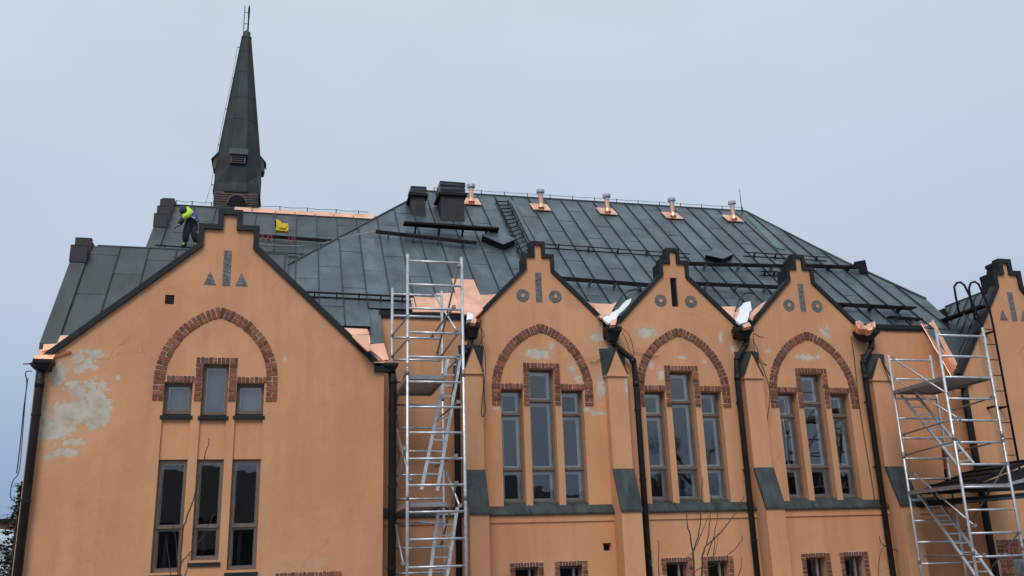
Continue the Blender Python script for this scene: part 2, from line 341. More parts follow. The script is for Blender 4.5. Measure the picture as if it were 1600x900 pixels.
def arch_bricks(B, parent, cx, Y, zb, zs, hw, h, th, pitch=.081, joint=.012):
    """two-ring pointed arch; Y front plane of the bricks, mortar bed just behind"""
    c = (h*h-hw*hw)/(2*hw); r = hw+c
    bed = MB(); pr = .006; hold = []; N = 26
    a1 = math.acos(c/r)                      # apex angle on the outer ring
    for sgn in (1, -1):
        # legs
        n = max(1, round((zs-zb)/pitch)); pz = (zs-zb)/n
        for k in range(n):
            z = zb+pz*(k+.5); ht = pz-joint
            mid = hw-th/2
            if (k+(sgn > 0)) % 2: B.add(hold, (cx+sgn*mid, z), 0, th-.004, ht, Y)
            else:
                for q in (-1, 1): B.add(hold, (cx+sgn*(mid+q*th/4), z), 0, th/2-joint*.9, ht, Y)
        x0, x1 = sorted((cx+sgn*(hw-th+pr), cx+sgn*(hw-pr))); bed.box(x0, x1, Y+.006, Y+.05, zb+pr, zs)
        rm = r-th/2; L = rm*a1; n = round(L/pitch); da = math.acos(min(1, c/rm))/n
        for k in range(n):
            a = da*(k+.5); ht = da*rm-joint; px = -c+rm*math.cos(a); pz_ = rm*math.sin(a)
            rot = -a if sgn > 0 else a
            ln = th
            if (k+(sgn > 0)) % 2 and k < n-1:
                for q in (-1, 1):
                    rr = rm+q*th/4; B.add(hold, (cx+sgn*(-c+rr*math.cos(a)), zs+rr*math.sin(a)), rot, th/2-joint*.9, ht*(rr/rm), Y)
            else: B.add(hold, (cx+sgn*px, zs+pz_), rot, ln-.004, ht, Y)
        poly = []
        for k in range(N+1):
            a = a1*k/N; poly.append((max(0, -c+(r-pr)*math.cos(a)), zs+(r-pr)*math.sin(a)))
        a2 = math.acos(c/(r-th)); inner = [(-c+(r-th+pr)*math.cos(a2*k/N), zs+(r-th+pr)*math.sin(a2*k/N)) for k in range(N+1)]
        for k in range(N):
            q = [poly[k], poly[k+1], inner[k+1], inner[k]]
            bed.prism([(cx+sgn*x, Y+.006, z) for x, z in q], (0, .04, 0))
    zi, zo = zs+math.sqrt((r-th)**2-c*c), zs+h
    for q in (-1, 1): B.add(hold, (cx+q*.021, (zi+zo)/2-.008), q*.10, .036, (zo-zi)*.93, Y-.010)
    hold.append(bed.build('brick_arch', 'mortar', parent)); return hold[0]
def arch_poly(cx, zb, zs, hw, h, N=20):
    c = (h*h-hw*hw)/(2*hw); r = hw+c; a1 = math.acos(c/r); right = [(cx-c+r*math.cos(a1*k/N), zs+r*math.sin(a1*k/N)) for k in range(N+1)]
    left = [(2*cx-x, z) for x, z in right[:-1]]
    return [(cx-hw, zb)] + left + [(cx, right[-1][1])] + right[:-1][::-1] + [(cx+hw, zb)]
def row(B, parent, x0, x1, z0, z1, Y, n, vertical=True, joint=.012):
    """n bricks side by side (soldiers) or stacked"""
    for k in range(n):
        if vertical: w_ = (x1-x0)/n; B.add(parent, (x0+w_*(k+.5), (z0+z1)/2), 0, w_-joint, z1-z0-.004, Y)
        else: h_ = (z1-z0)/n; B.add(parent, ((x0+x1)/2, z0+h_*(k+.5)), 0, x1-x0-.004, h_-joint, Y)
# ---- windows: window (outer frame) > pane, inner_frame, sill, interior
def window(parent, x0, x1, z0, z1, Y, trans=(), fw=.045, back='room', inner=True, sill=None, depth=.09, mull=()):
    mb = MB(); d = .06
    mb.box(x0, x0+fw, Y, Y+d, z0, z1); mb.box(x1-fw, x1, Y, Y+d, z0, z1)
    mb.box(x0+fw, x1-fw, Y+.001, Y+d, z0, z0+fw); mb.box(x0+fw, x1-fw, Y+.001, Y+d, z1-fw, z1)
    cuts = sorted(trans); th = .075
    for t in cuts:
        mb.box(x0+fw, x1-fw, Y+.002, Y+d, t-th/2, t+th/2); mb.box(x0+fw*.6, x1-fw*.6, Y-.018, Y+.004, t-.012, t+.018)
    o = mb.build('window', 'wood', parent)
    zs = [z0+fw] + [q for t in cuts for q in (t-th/2, t+th/2)] + [z1-fw]
    for i in range(0, len(zs), 2):
        a, b = zs[i], zs[i+1]; X0, X1 = x0+fw, x1-fw
        p = MB(); tl = random.uniform(-.009, .009)
        p.prism([(X0, Y+.025, a), (X1, Y+.025+tl, a), (X1, Y+.025, b), (X0, Y+.025-tl, b)], (0, .004, 0)).build('pane', 'glass', o)
        if inner:
            f = MB(); iw = .046 if depth > .07 else .016; ya, yb_ = Y+.034, Y+.034+depth*1.05; k_ = .007
            f.box(X0, X0+k_, ya, yb_, a, b); f.box(X1-k_, X1, ya, yb_, a, b); f.box(X0+k_, X1-k_, ya, yb_, b-k_, b); f.box(X0+k_, X1-k_, ya, yb_, a, a+k_)
            f.box(X0, X0+iw, yb_+.001, yb_+.03, a, b); f.box(X1-iw, X1, yb_+.001, yb_+.03, a, b); f.box(X0+iw, X1-iw, yb_+.002, yb_+.03, b-iw, b); f.box(X0+iw, X1-iw, yb_+.002, yb_+.03, a, a+iw)
            f.build('inner_frame', 'white', o)
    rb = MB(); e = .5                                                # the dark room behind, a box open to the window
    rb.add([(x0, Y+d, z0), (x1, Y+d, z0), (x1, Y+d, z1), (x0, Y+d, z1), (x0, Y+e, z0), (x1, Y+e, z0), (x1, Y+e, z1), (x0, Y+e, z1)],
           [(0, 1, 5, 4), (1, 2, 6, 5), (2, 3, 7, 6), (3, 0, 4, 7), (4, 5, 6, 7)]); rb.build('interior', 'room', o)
    if back != 'room':
        c = MB(); c.box(x0+fw, x1-fw, Y+.2, Y+.205, z0, z1); c.build('curtain', back, o)
    if sill:
        s = MB(); s.prism([(x0-.03, Y+.03, z0), (x0-.03, Y-sill, z0-.045), (x0-.03, Y-sill, z0-.10), (x0-.03, Y+.03, z0-.10)], (x1-x0+.06, 0, 0)); s.build('sill', 'flash', o)
    return o
# ---- standing-seam roofs
def clip(poly, a, b, c):     # keep a*x+b*y<=c
    out = []
    for i in range(len(poly)):
        p, q = poly[i], poly[(i+1) % len(poly)]; dp = a*p[0]+b*p[1]-c; dq = a*q[0]+b*q[1]-c
        if dp <= 0: out.append(p)
        if dp*dq < 0: t = dp/(dp-dq); out.append((p[0]+(q[0]-p[0])*t, p[1]+(q[1]-p[1])*t))
    return out
def sheet_roof(roof, O, U, V, poly, wd, ln, u0=0, v0=0, m='patina', flip=False, seamh=.042, stag=.45):
    """poly: convex (u,v) loop, V runs up the slope; each sheet is an object, seams stand at the sheet edges"""
    O = Vector(O); U = Vector(U).normalized(); V = Vector(V).normalized(); Nn = U.cross(V).normalized()
    if Nn.z < 0: Nn = -Nn
    us = [p[0] for p in poly]; vs = [p[1] for p in poly]
    i0 = math.floor((min(us)-u0)/wd); i1 = math.ceil((max(us)-u0)/wd)
    W3 = lambda u, v, h: O+U*u+V*v+Nn*h
    for i in range(i0, i1):
        a, b = u0+i*wd, u0+(i+1)*wd
        strip = clip(clip(poly, -1, 0, -a), 1, 0, b)
        if len(strip) < 3: continue
        sh = ((i*stag) % 1)*ln + random.uniform(-.06, .06)*ln
        j0 = math.floor((min(p[1] for p in strip)-v0-sh)/ln); j1 = math.ceil((max(p[1] for p in strip)-v0-sh)/ln)
        for j in range(j0, j1):
            c, d = v0+sh+j*ln, v0+sh+(j+1)*ln
            cell = clip(clip(strip, 0, -1, -(c+.0015)), 0, 1, d)
            cell = clip(clip(cell, -1, 0, -(a+.004)), 1, 0, b-.004) if len(cell) > 2 else cell
            if len(cell) < 3: continue
            area = abs(sum(cell[k][0]*cell[(k+1) % len(cell)][1]-cell[(k+1) % len(cell)][0]*cell[k][1] for k in range(len(cell))))/2
            if area < .004: continue
            mb = MB(); bow = random.uniform(-.004, .006); n = len(cell)
            cu = sum(p[0] for p in cell)/n; cv = sum(p[1] for p in cell)/n
            top = [W3(u, v, .015-.005*(v-c)/ln+random.uniform(-.002, .002)) for u, v in cell]; bot = [W3(u, v, .002) for u, v in cell]
            ctr = W3(cu, cv, .013+bow)
            mb.add(top+bot+[ctr], [(k, (k+1) % n, 2*n) for k in range(n)] + [(k, (k+1) % n, n+(k+1) % n, n+k) for k in range(n)])
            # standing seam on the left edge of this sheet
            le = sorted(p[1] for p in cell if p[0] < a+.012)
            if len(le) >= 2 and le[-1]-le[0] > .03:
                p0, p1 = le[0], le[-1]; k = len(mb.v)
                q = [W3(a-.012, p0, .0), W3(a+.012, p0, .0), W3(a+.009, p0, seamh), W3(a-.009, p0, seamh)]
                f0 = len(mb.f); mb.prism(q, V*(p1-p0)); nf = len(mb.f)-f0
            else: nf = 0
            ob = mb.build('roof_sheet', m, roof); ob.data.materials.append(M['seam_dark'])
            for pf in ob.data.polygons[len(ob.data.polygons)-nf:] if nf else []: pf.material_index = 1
def plane(P, U, V):
    n = Vector(U).cross(Vector(V)).normalized()
    if n.z < 0: n = -n
    return (Vector(P), n)
def patch(name, pts, pl, lift, m, parent, th=.006, crumple=0):
    """a thin metal sheet lying on a roof plane, corners given in the photograph; sides have thickness"""
    if crumple:
        q = []
        for i in range(len(pts)):
            a, b = pts[i], pts[(i+1) % len(pts)]; L = math.hypot(b[0]-a[0], b[1]-a[1]); m_ = max(1, int(L/4))
            for k in range(m_): t = k/m_; q.append((a[0]+(b[0]-a[0])*t+random.uniform(-.9, .9), a[1]+(b[1]-a[1])*t+random.uniform(-.9, .9)))
        pts = q
    P = [on(x, y, pl, lift) for x, y in pts]; n = pl[1]; N = len(P); c = sum(P, Vector())/N + n*random.uniform(0, .01+crumple)
    mb = MB()
    if crumple:
        ring = [c+(p-c)*random.uniform(.5, .75) + n*random.uniform(-crumple, crumple)*.8 for p in P]
        top = P+ring+[c]; fs = [(k, (k+1) % N, N+(k+1) % N, N+k) for k in range(N)] + [(N+k, N+(k+1) % N, 2*N) for k in range(N)]
        mb.add(top, fs); mb.add(P+[p-n*(th+lift*.9) for p in P], [(k, (k+1) % N, N+(k+1) % N, N+k) for k in range(N)])
    else:
        mb.add(P+[p-n*(th+lift*.5) for p in P]+[c], [(k, (k+1) % N, 2*N) for k in range(N)] + [(k, (k+1) % N, N+(k+1) % N, N+k) for k in range(N)])
    return mb.build(name, m, parent, smooth=(m == 'snow'))

# ================================================================== MAIN HALL
SL = math.atan(.92); CS, SN = math.cos(SL), math.sin(SL)
hall = thing('main_hall', 'long orange plastered hall with three stepped gables and a dark metal hip roof', 'building', (7.6, 2, GZ))
GX = [4.812, 7.754, 10.696]
XL, XR = 1.66, 13.52
top = [(XL, .8), (XL, 4.57)]
gp = [(-1.33, 4.53), (-1.24, 4.55), (-.25, 5.60), (-.25, 5.865), (-.075, 5.865), (-.075, 6.13), (.08, 6.13), (.08, 5.865), (.262, 5.865), (.262, 5.57), (1.27, 4.57), (1.36, 4.53)]
for i, g in enumerate(GX):
    if i == 0: top += [(g-1.42, 4.57), (g-1.40, 4.42)]
    top += [(g-1.33, 4.42)]
    top += [(g+x, z) for x, z in gp]
    top += [(g+1.36, 4.42)]
top += [(GX[2]+1.45, 4.42), (GX[2]+1.45, 4.60), (XR, 4.62), (XR, .8)]
holes = []
for g in GX:
    # left light, centre light, right light: openings run from the ledge up
    holes += [[(g-.842, .93), (g-.405, .93), (g-.405, 3.165), (g-.842, 3.165)],
              [(g-.275, .93), (g+.237, .93), (g+.237, 3.575), (g-.275, 3.575)],
              [(g+.368, .93), (g+.815, .93), (g+.815, 3.165), (g+.368, 3.165)]]
vent_h = [(GX[1]-.09, 4.93), (GX[1]+.06, 4.93), (GX[1]+.06, 5.56), (GX[1]-.09, 5.56)]
holes.append(vent_h)
holes.append([(GX[0]+g_, z_) for g_, z_ in ()]) if False else None
q = at(1423.5, 541, 0); vh = [(q.x-.055, q.z-.09), (q.x+.055, q.z-.09), (q.x+.055, q.z+.09), (q.x-.055, q.z+.09)]; holes.append(vh)
mb = MB(); holed(mb, top[::-1], holes, 0, .30)
# returns of the gable heads and the body behind them
wall = mb.build('wall', 'main_wall', hall)
mb = MB()
for g in GX:
    P_ = [(g+x, z) for x, z in gp[1:-1]]; st = P_[1:-1]
    mb.prism([(x, .004, z) for x, z in [(g-1.24, 4.3)]+P_[0:2]+[(g-.25, 4.3)]], (0, .13, 0))
    mb.prism([(x, .004, z) for x, z in [(g+.262, 4.3), (g+.262, 5.57), (g+1.27, 4.57), (g+1.27, 4.3)]], (0, .13, 0))
    mb.box(g-.245, g+.257, .31, .36, 4.3, 5.86); mb.box(g-.07, g+.075, .31, .36, 5.86, 6.12)
    mb.box(g-.245, g-.24, .004, .31, 5.2, 5.86); mb.box(g+.252, g+.257, .004, .31, 5.2, 5.86)
mb.box(XL, GX[0]-1.42, .004, .25, 3.0, 4.56); mb.box(GX[2]+1.45, XR, .004, .25, 3.0, 4.59)
mb.build('wall', 'main_wall', hall)
# wall under the ledge, a brick thickness forward, with the basement openings
base_holes = []; base_w = []
for i, g in enumerate(GX):
    for x0, x1 in ((-.69, -.245), (.155, .60)):
        base_holes.append([(g+x0, -1.3), (g+x1, -1.3), (g+x1, -.13), (g+x0, -.13)]); base_w.append((g+x0, g+x1))
q = at(948, 855, -.08); bv = (q.x, q.z); base_holes.append([(q.x-.06, q.z-.06), (q.x+.06, q.z-.06), (q.x+.06, q.z+.06), (q.x-.06, q.z+.06)])
mb = MB(); holed(mb, [(XL, GZ), (XL, .83), (XR, .83), (XR, GZ)][::-1], base_holes, -.08, .22); mb.build('wall', 'main_wall', hall)
mb = MB(); mb.prism([(XL, -.08, .66), (XL, -.105, .66), (XL, -.105, .78), (XL, -.08, .78)], (XR-XL, 0, 0)); mb.build('string_course', 'main_wall', hall)
B = Bricks()
AR = dict(zb=2.843, zs=3.16, hw=1.023, h=1.325, th=.178)
for i, g in enumerate(GX):
    arch_bricks(B, hall, g, -.012, AR['zb'], AR['zs'], AR['hw'], AR['h'], AR['th'])
    bed = MB()
    bed.box(g-.39, g-.278, .0, .04, 2.845, 3.685); bed.box(g+.24, g+.352, .0, .04, 2.845, 3.685); bed.box(g-.278, g+.24, .0, .04, 3.578, 3.685)
    bed.box(g-.842, g-.39, .0, .04, 3.168, 3.275); bed.box(g+.352, g+.84, .0, .04, 3.168, 3.275)
    for v in bed.v: v.y -= .007
    so_ = bed.build('brick_surround', 'mortar', hall)
    Y = -.014
    row(B, so_, g-.39, g-.275, 2.845, 3.578, Y, 9, False); row(B, so_, g+.237, g+.352, 2.845, 3.578, Y, 9, False)
    row(B, so_, g-.39, g+.352, 3.578, 3.685, Y, 10)
    row(B, so_, g-.842, g-.39, 3.168, 3.275, Y, 6); row(B, so_, g+.352, g+.842, 3.168, 3.275, Y, 6)
    # tympanum plaster a little proud ring edge
    window(hall, g-.842, g-.405, 1.02, 3.165, .15, (2.69, 1.64)); window(hall, g-.275, g+.237, 1.02, 3.575, .15, (2.955, 1.64)); window(hall, g+.368, g+.815, 1.02, 3.165, .15, (2.69, 1.64))
    for x0, x1 in ((-.69, -.245), (.155, .60)):
        window(hall, g+x0, g+x1, -1.3, -.13, .05, (), inner=False)
        m_ = MB(); m_.box(g+x1-.16, g+x1-.12, .04, .1, -1.3, -.18); m_.build('window_bar', 'alu_dull', hall)
        bb = MB(); bb.box(g+x0-.095, g+x0, -.089, -.07, -1.3, -.045); bb.box(g+x1, g+x1+.095, -.089, -.07, -1.3, -.045); bb.box(g+x0, g+x1, -.089, -.07, -.13, -.045)
        bo = bb.build('brick_surround', 'mortar', hall)
        n = 6; row(B, bo, g+x0, g+x1, -.13, -.047, -.095, 8)
        for s_ in (0, 1):
            xx = (g+x0-.095, g+x0) if s_ == 0 else (g+x1, g+x1+.095)
            row(B, bo, xx[0], xx[1], -.60, -.047, -.095, 7, False)
B.flush(hall, 300)
# louvred vent, the two small vents
mb = MB()
for k in range(21): z = 4.945+k*.029; mb.prism([(GX[1]-.09, .05, z), (GX[1]-.09, .085, z+.022), (GX[1]-.09, .09, z+.016), (GX[1]-.09, .055, z-.006)], (.15, 0, 0))
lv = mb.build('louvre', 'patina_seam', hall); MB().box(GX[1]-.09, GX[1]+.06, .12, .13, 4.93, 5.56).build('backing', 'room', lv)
for (c, Y0) in ((vh, 0), ([(bv[0]-.06, bv[1]-.06), 0, (bv[0]+.06, bv[1]+.06)], -.08)):
    x0, z0 = c[0]; x1, z1 = c[2]; mb = MB()
    for k in range(4): z = z0+(z1-z0)*(k+.5)/4; mb.prism([(x0, Y0+.03, z-.01), (x0, Y0+.06, z+.014), (x0, Y0+.064, z+.008), (x0, Y0+.034, z-.016)], (x1-x0, 0, 0))
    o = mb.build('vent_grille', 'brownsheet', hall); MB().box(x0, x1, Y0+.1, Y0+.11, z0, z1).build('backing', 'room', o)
MB().box(bv[0]-.075, bv[0]+.075, -.13, -.08, bv[1]+.05, bv[1]+.075).build('vent_hood', 'brownsheet', hall)
# flint ornaments
def flints(parent, pts_in, bx0, bx1, bz0, bz1, Y, size, name):
    """irregular stones set in a shaped bed; pts_in(x,z) says whether a stone sits there"""
    z = bz0; k = 0
    while z < bz1:
        x = bx0 + size*random.uniform(0, .6)
        while x < bx1:
            cx_, cz_ = x+random.uniform(-.2, .2)*size, z+random.uniform(-.2, .2)*size
            if pts_in(cx_, cz_):
                mb = MB(); n = 6; r = size*random.uniform(.45, .7); ph = random.random()*6
                ring = [(cx_+r*math.cos(ph+6.283*j/n)*random.uniform(.8, 1.1), Y-.004, cz_+r*math.sin(ph+6.283*j/n)*random.uniform(.8, 1.1)) for j in range(n)]
                ring = [(x_, y_, z_) for x_, y_, z_ in ring]
                top_ = (cx_+random.uniform(-.2, .2)*r, Y-random.uniform(.008, .018), cz_+random.uniform(-.2, .2)*r)
                mb.add(ring+[top_]+[(x_, Y+.01, z_) for x_, _, z_ in ring], [(j, (j+1) % n, n) for j in range(n)]+[(j, (j+1) % n, n+1+(j+1) % n, n+1+j) for j in range(n)])
                mb.build('flint', 'stone', parent)
            x += size*random.uniform(.8, 1.15)
        z += size*random.uniform(.75, .95); k += 1
def ornaments(parent, g, Y, kind, dz=0):
    if kind == 'round':
        for sx in (-.3375, .3375):
            mb = MB(); n = 20; c = (g+sx, 5.05); ring = [(c[0]+.135*math.cos(6.283*j/n), Y-.004, c[1]+.135*math.sin(6.283*j/n)) for j in range(n)]
            mb.prism(ring, (0, .02, 0)); o = mb.build('rosette', 'stonebed', parent)
            flints(o, lambda x, z: .05 < math.hypot(x-c[0], z-c[1]) < .118, c[0]-.14, c[0]+.14, c[1]-.14, c[1]+.14, Y, .046, 'flint')
            mb = MB(); ring = [(c[0]+.04*math.cos(6.283*j/12), Y-.018, c[1]+.04*math.sin(6.283*j/12)) for j in range(12)]; mb.prism(ring, (0, .02, 0)); mb.build('boss', 'main_wall', o)
        x0, x1, z0, z1 = g-.068, g+.062, 4.92, 5.545
    else:
        for pts in ([(g-.35, 4.79), (g-.135, 4.79), (g-.245, 5.035)], [(g+.19, 4.79), (g+.405, 4.79), (g+.285, 5.035)]):
            pts = [(x, z+dz) for x, z in pts]
            mb = MB(); mb.prism([(x, Y-.004, z) for x, z in pts], (0, .02, 0)); o = mb.build('flint_triangle', 'stonebed', parent)
            cx_, z_b, z_t = sum(p[0] for p in pts)/3, pts[0][1], pts[2][1]; hw_ = (pts[1][0]-pts[0][0])/2
            flints(o, lambda x, z: z_b+.02 < z < z_t-.03 and abs(x-(pts[2][0]*(z-z_b)/(z_t-z_b)+(pts[0][0]+pts[1][0])/2*(z_t-z)/(z_t-z_b))) < hw_*(z_t-z)/(z_t-z_b)-.012, pts[0][0], pts[1][0], z_b, z_t, Y, .05, 'flint')
        x0, x1, z0, z1 = g-.035, g+.10, 4.785+dz, 5.44+dz
    mb = MB(); mb.prism([(x0, Y-.004, z0), (x1, Y-.004, z0), (x1, Y-.004, z1), (x0, Y-.004, z1)], (0, .02, 0)); o = mb.build('flint_bar', 'stonebed', parent)
    flints(o, lambda x, z: x0+.018 < x < x1-.018 and z0+.015 < z < z1-.015, x0+.02, x1, z0+.02, z1, Y, .05, 'flint')
for i, g in enumerate(GX):
    if i == 1:
        ornaments.__defaults__
        for sx in (-.3375, .3375):
            mb = MB(); n = 20; c = (g+sx, 5.05); mb.prism([(c[0]+.135*math.cos(6.283*j/n), -.004, c[1]+.135*math.sin(6.283*j/n)) for j in range(n)], (0, .02, 0)); o = mb.build('rosette', 'stonebed', hall)
            flints(o, lambda x, z: .05 < math.hypot(x-c[0], z-c[1]) < .118, c[0]-.14, c[0]+.14, c[1]-.14, c[1]+.14, 0, .046, 'flint')
            mb = MB(); mb.prism([(c[0]+.04*math.cos(6.283*j/12), -.018, c[1]+.04*math.sin(6.283*j/12)) for j in range(12)], (0, .02, 0)); mb.build('boss', 'main_wall', o)
    else: ornaments(hall, g, 0, 'round')
# copings
for g in GX:
    coping([(g-1.40, 4.52), (g-1.27, 4.55)]+[(g+x, z) for x, z in gp[2:-2]]+[(g+1.29, 4.565), (g+1.42, 4.52)], -.045, .15, .082, 'coping', 'flash', hall)
    for (x0, x1, z) in ((-.275, -.06, 5.885), (.06, .285, 5.885), (-.10, .105, 6.15)):
        MB().box(g+x0, g+x1, .15, .42, z-.10 if abs(z-6.15) < .01 else z-.02, z+.02).build('coping', 'flash', hall)
    # metal clad cheeks of the steps
    MB().box(g-.285, g-.246, .151, .42, 5.45, 5.90).build('step_cladding', 'flash', hall); MB().box(g+.263, g+.30, .151, .42, 5.45, 5.90).build('step_cladding', 'flash', hall)
    MB().box(g-.105, g-.072, .151, .40, 5.87, 6.165).build('step_cladding', 'flash', hall); MB().box(g+.08, g+.11, .151, .40, 5.87, 6.165).build('step_cladding', 'flash', hall)
for x0, x1, z in ((1.62, GX[0]-1.43, 4.59), (GX[2]+1.46, XR+.03, 4.64)):
    mb = MB(); mb.prism([(x0, -.05, z-.05), (x0, -.05, z+.045), (x0, .32, z+.07), (x0, .32, z-.03)], (x1-x0, 0, 0)); mb.build('eave_flashing', 'flash', hall)
    MB().box(x0, x1, -.035, .0, z-.085, z-.052).build('eave_trim', 'flash', hall)
# the sloped metal ledge under the tall windows
xs = [XL, 3.27, 3.60, 6.13, 6.52, 9.06, 9.45, 12.03, 12.46, XR]
mb = MB()
for k in range(0, 9, 2):
    x0, x1 = xs[k], xs[k+1]; n = max(1, round((x1-x0)/.82))
    for j in range(n):
        a, b = x0+(x1-x0)*j/n, x0+(x1-x0)*(j+1)/n; dz = .002*(j % 2)
        prof = [(-.15, .795), (-.15, .825+dz), (0, .965+dz), (.16, 1.04+dz), (.16, 1.0), (0, .92), (-.12, .80)]
        m2 = MB(); m2.prism([(a+.002, y, z) for y, z in prof], (b-a-.004, 0, 0)); m2.build('ledge', 'ledge', hall)
        if j: m3 = MB(); m3.bar((a, -.15, .828), (a+.0, 0, .970), .02, .022); m3.build('ledge_seam', 'ledge', hall)
# buttresses
for i, (xc0, xc1) in enumerate(((3.225, 3.575), (6.085, 6.485), (9.035, 9.435), (12.0, 12.43))):
    b = MB(); b.box(xc0, xc1, -.2, -.001, 1.602, 3.42)
    b.prism([(xc0, -.5, GZ), (xc0, -.5, .80), (xc0, -.2, 1.60), (xc0, .0, 1.60), (xc0, .0, GZ)], (xc1-xc0, 0, 0))
    bo = b.build('buttress', 'main_wall', hall)
    xm = (xc0+xc1)/2
    m2 = MB(); m2.prism([(xc0+.0, -.215, 3.42), (xc1, -.215, 3.42), (xc1, -.215, 3.46), (xm, -.215, 3.93), (xc0, -.215, 3.46)], (0, .20, 0)); m2.build('gablet', 'main_wall', bo)
    m2 = MB(); m2.box(xc0-.025, xc1+.025, -.235, -.005, 3.40, 3.445); m2.build('gablet_moulding', 'main_wall', bo)
    A = (xm, -.24, 3.97); A2 = (xm, -.2, 3.92); L = (xc0-.03, -.235, 3.44); Rr = (xc1+.03, -.235, 3.44)
    BL = (xc0-.08, -.004, 4.0); BR = (xc1+.08, -.004, 4.0); L0 = (xc0-.03, -.004, 3.40); R1 = (xc1+.03, -.004, 3.40)
    hd = MB(); hd.add([A, BL, L0, L, A2], [(0, 1, 2, 3)]); hd.add([A, BR, R1, Rr], [(0, 3, 2, 1)]); hd.add([A, BL, BR], [(0, 2, 1)])
    o = hd.build('gablet_roof', 'ledge', bo); sm = o.modifiers.new('thick', 'SOLIDIFY'); sm.thickness = .012
    w_ = MB(); w_.prism([(xc0-.012, -.53, .795), (xc0-.012, -.53, .835), (xc0-.012, -.235, 1.60), (xc0-.012, -.19, 1.62), (xc0-.012, -.19, 1.585), (xc0-.012, -.50, .80)], (xc1-xc0+.024, 0, 0)); w_.build('weathering', 'ledge', bo)
# hoppers and downpipes
def pipe_px(parent, hop, pts, Y, r=.058, brackets=()):
    (hx0, hy0), (hx1, hy1) = hop; a = at(hx0, hy0, Y-.12); b = at(hx1, hy1, Y-.12)
    mb = MB(); z0, z1 = b.z, a.z; xm = (a.x+b.x)/2
    mb.prism([(a.x, Y-.16, z1), (b.x, Y-.16, z1), (b.x, Y+.10, z1), (a.x, Y+.10, z1)], (0, 0, -(z1-z0)*.35))
    mb.add([(a.x+.02, Y-.14, z1-(z1-z0)*.35), (b.x-.02, Y-.14, z1-(z1-z0)*.35), (b.x-.02, Y+.09, z1-(z1-z0)*.35), (a.x+.02, Y+.09, z1-(z1-z0)*.35),
            (xm-.08, Y-.09, z0), (xm+.08, Y-.09, z0), (xm+.08, Y+.07, z0), (xm-.08, Y+.07, z0)],
           [(0, 1, 5, 4), (1, 2, 6, 5), (2, 3, 7, 6), (3, 0, 4, 7), (4, 5, 6, 7)])
    P = [at(x, y, Y) for x, y in pts]; P[-1] = Vector((P[-2].x+(P[-1].x-P[-2].x)*.5, Y, GZ)); P[-1].x = P[-2].x
    p = MB(); p.tube(P, r, 10)
    for k in range(1, len(P)-1): p.tube([P[k]+(P[k-1]-P[k]).normalized()*.05, P[k]+(P[k+1]-P[k]).normalized()*.05], r*1.12, 10)
    o = p.build('downpipe', 'pipe', parent, smooth=True); mb.build('hopper', 'pipe', o)
    z = P[-2].z-.5
    while z > GZ+.5:
        x = P[-2].x; k = MB(); k.tube([(x, Y, z-.02), (x, Y, z+.02)], r*1.16, 10); k.box(x-.012, x+.012, Y, Y+.2, z-.01, z+.01); k.build('bracket', 'pipe', o); z -= 1.35
    return o
pipe_px(hall, ((729, 504), (750, 527)), [(738, 522), (733, 545), (713, 566), (713, 900)], -.14)
pipe_px(hall, ((947, 510), (972, 532)), [(957, 527), (958, 537), (990, 563), (994, 600), (1009, 900)], -.16)
pipe_px(hall, ((1150, 511), (1178, 530)), [(1168, 528), (1165, 540), (1151, 560), (1152, 590), (1183, 900)], -.16)
pipe_px(hall, ((1341, 515), (1375, 532)), [(1362, 530), (1362, 543), (1348, 566), (1352, 590), (1392, 900)], -.16)
for (x0, y0, x1, y1) in ((720, 497, 738, 530), (942, 503, 958, 530), (1145, 510, 1162, 530), (1338, 520, 1352, 531)):
    a = at(x0, y0, -.02); b = at(x1, y1, -.02); MB().box(a.x, b.x, -.03, .0, b.z, a.z).build('hopper_plate', 'pipe', hall)
# ---- roof of the hall
O = (0, 0, 4.65); U = (1, 0, 0); V = (0, CS, SN); M1 = plane(O, U, V)
roof = None
def slab(polys, name, m, parent, O, U, V, th=.06):
    mb = MB(); O = Vector(O); U = Vector(U); V = Vector(V); n = U.cross(V).normalized()
    if n.z < 0: n = -n
    for poly in polys: mb.prism([O+U*u+V*v for u, v in poly], -n*th)
    return mb.build(name, m, parent)
hy = lambda X: 1.3+(X+.16)*1.069
PA = [(-.75, .68/CS), (-.2, -.5/CS), (1.43, -.5/CS), (1.43, hy(1.43)/CS), (-.16, 1.3/CS)]
PB = [(1.43, .05/CS), (1.43, hy(1.43)/CS), (3.30, 5.0/CS), (12.40, 5.0/CS), (13.52, 2.78/CS), (14.20, 1.68/CS), (13.52, .05/CS)]
PC = [(13.52, .05/CS), (14.20, 1.68/CS), (14.66, 1.06/CS), (14.50, -.05/CS), (13.52, -.0/CS)]
roof = slab([PA, PB, PC], 'roof', 'dusty', hall, O, U, V)
for P_ in (PA, PB, PC): sheet_roof(roof, O, U, V, P_, .458, 1.78, u0=1.43)
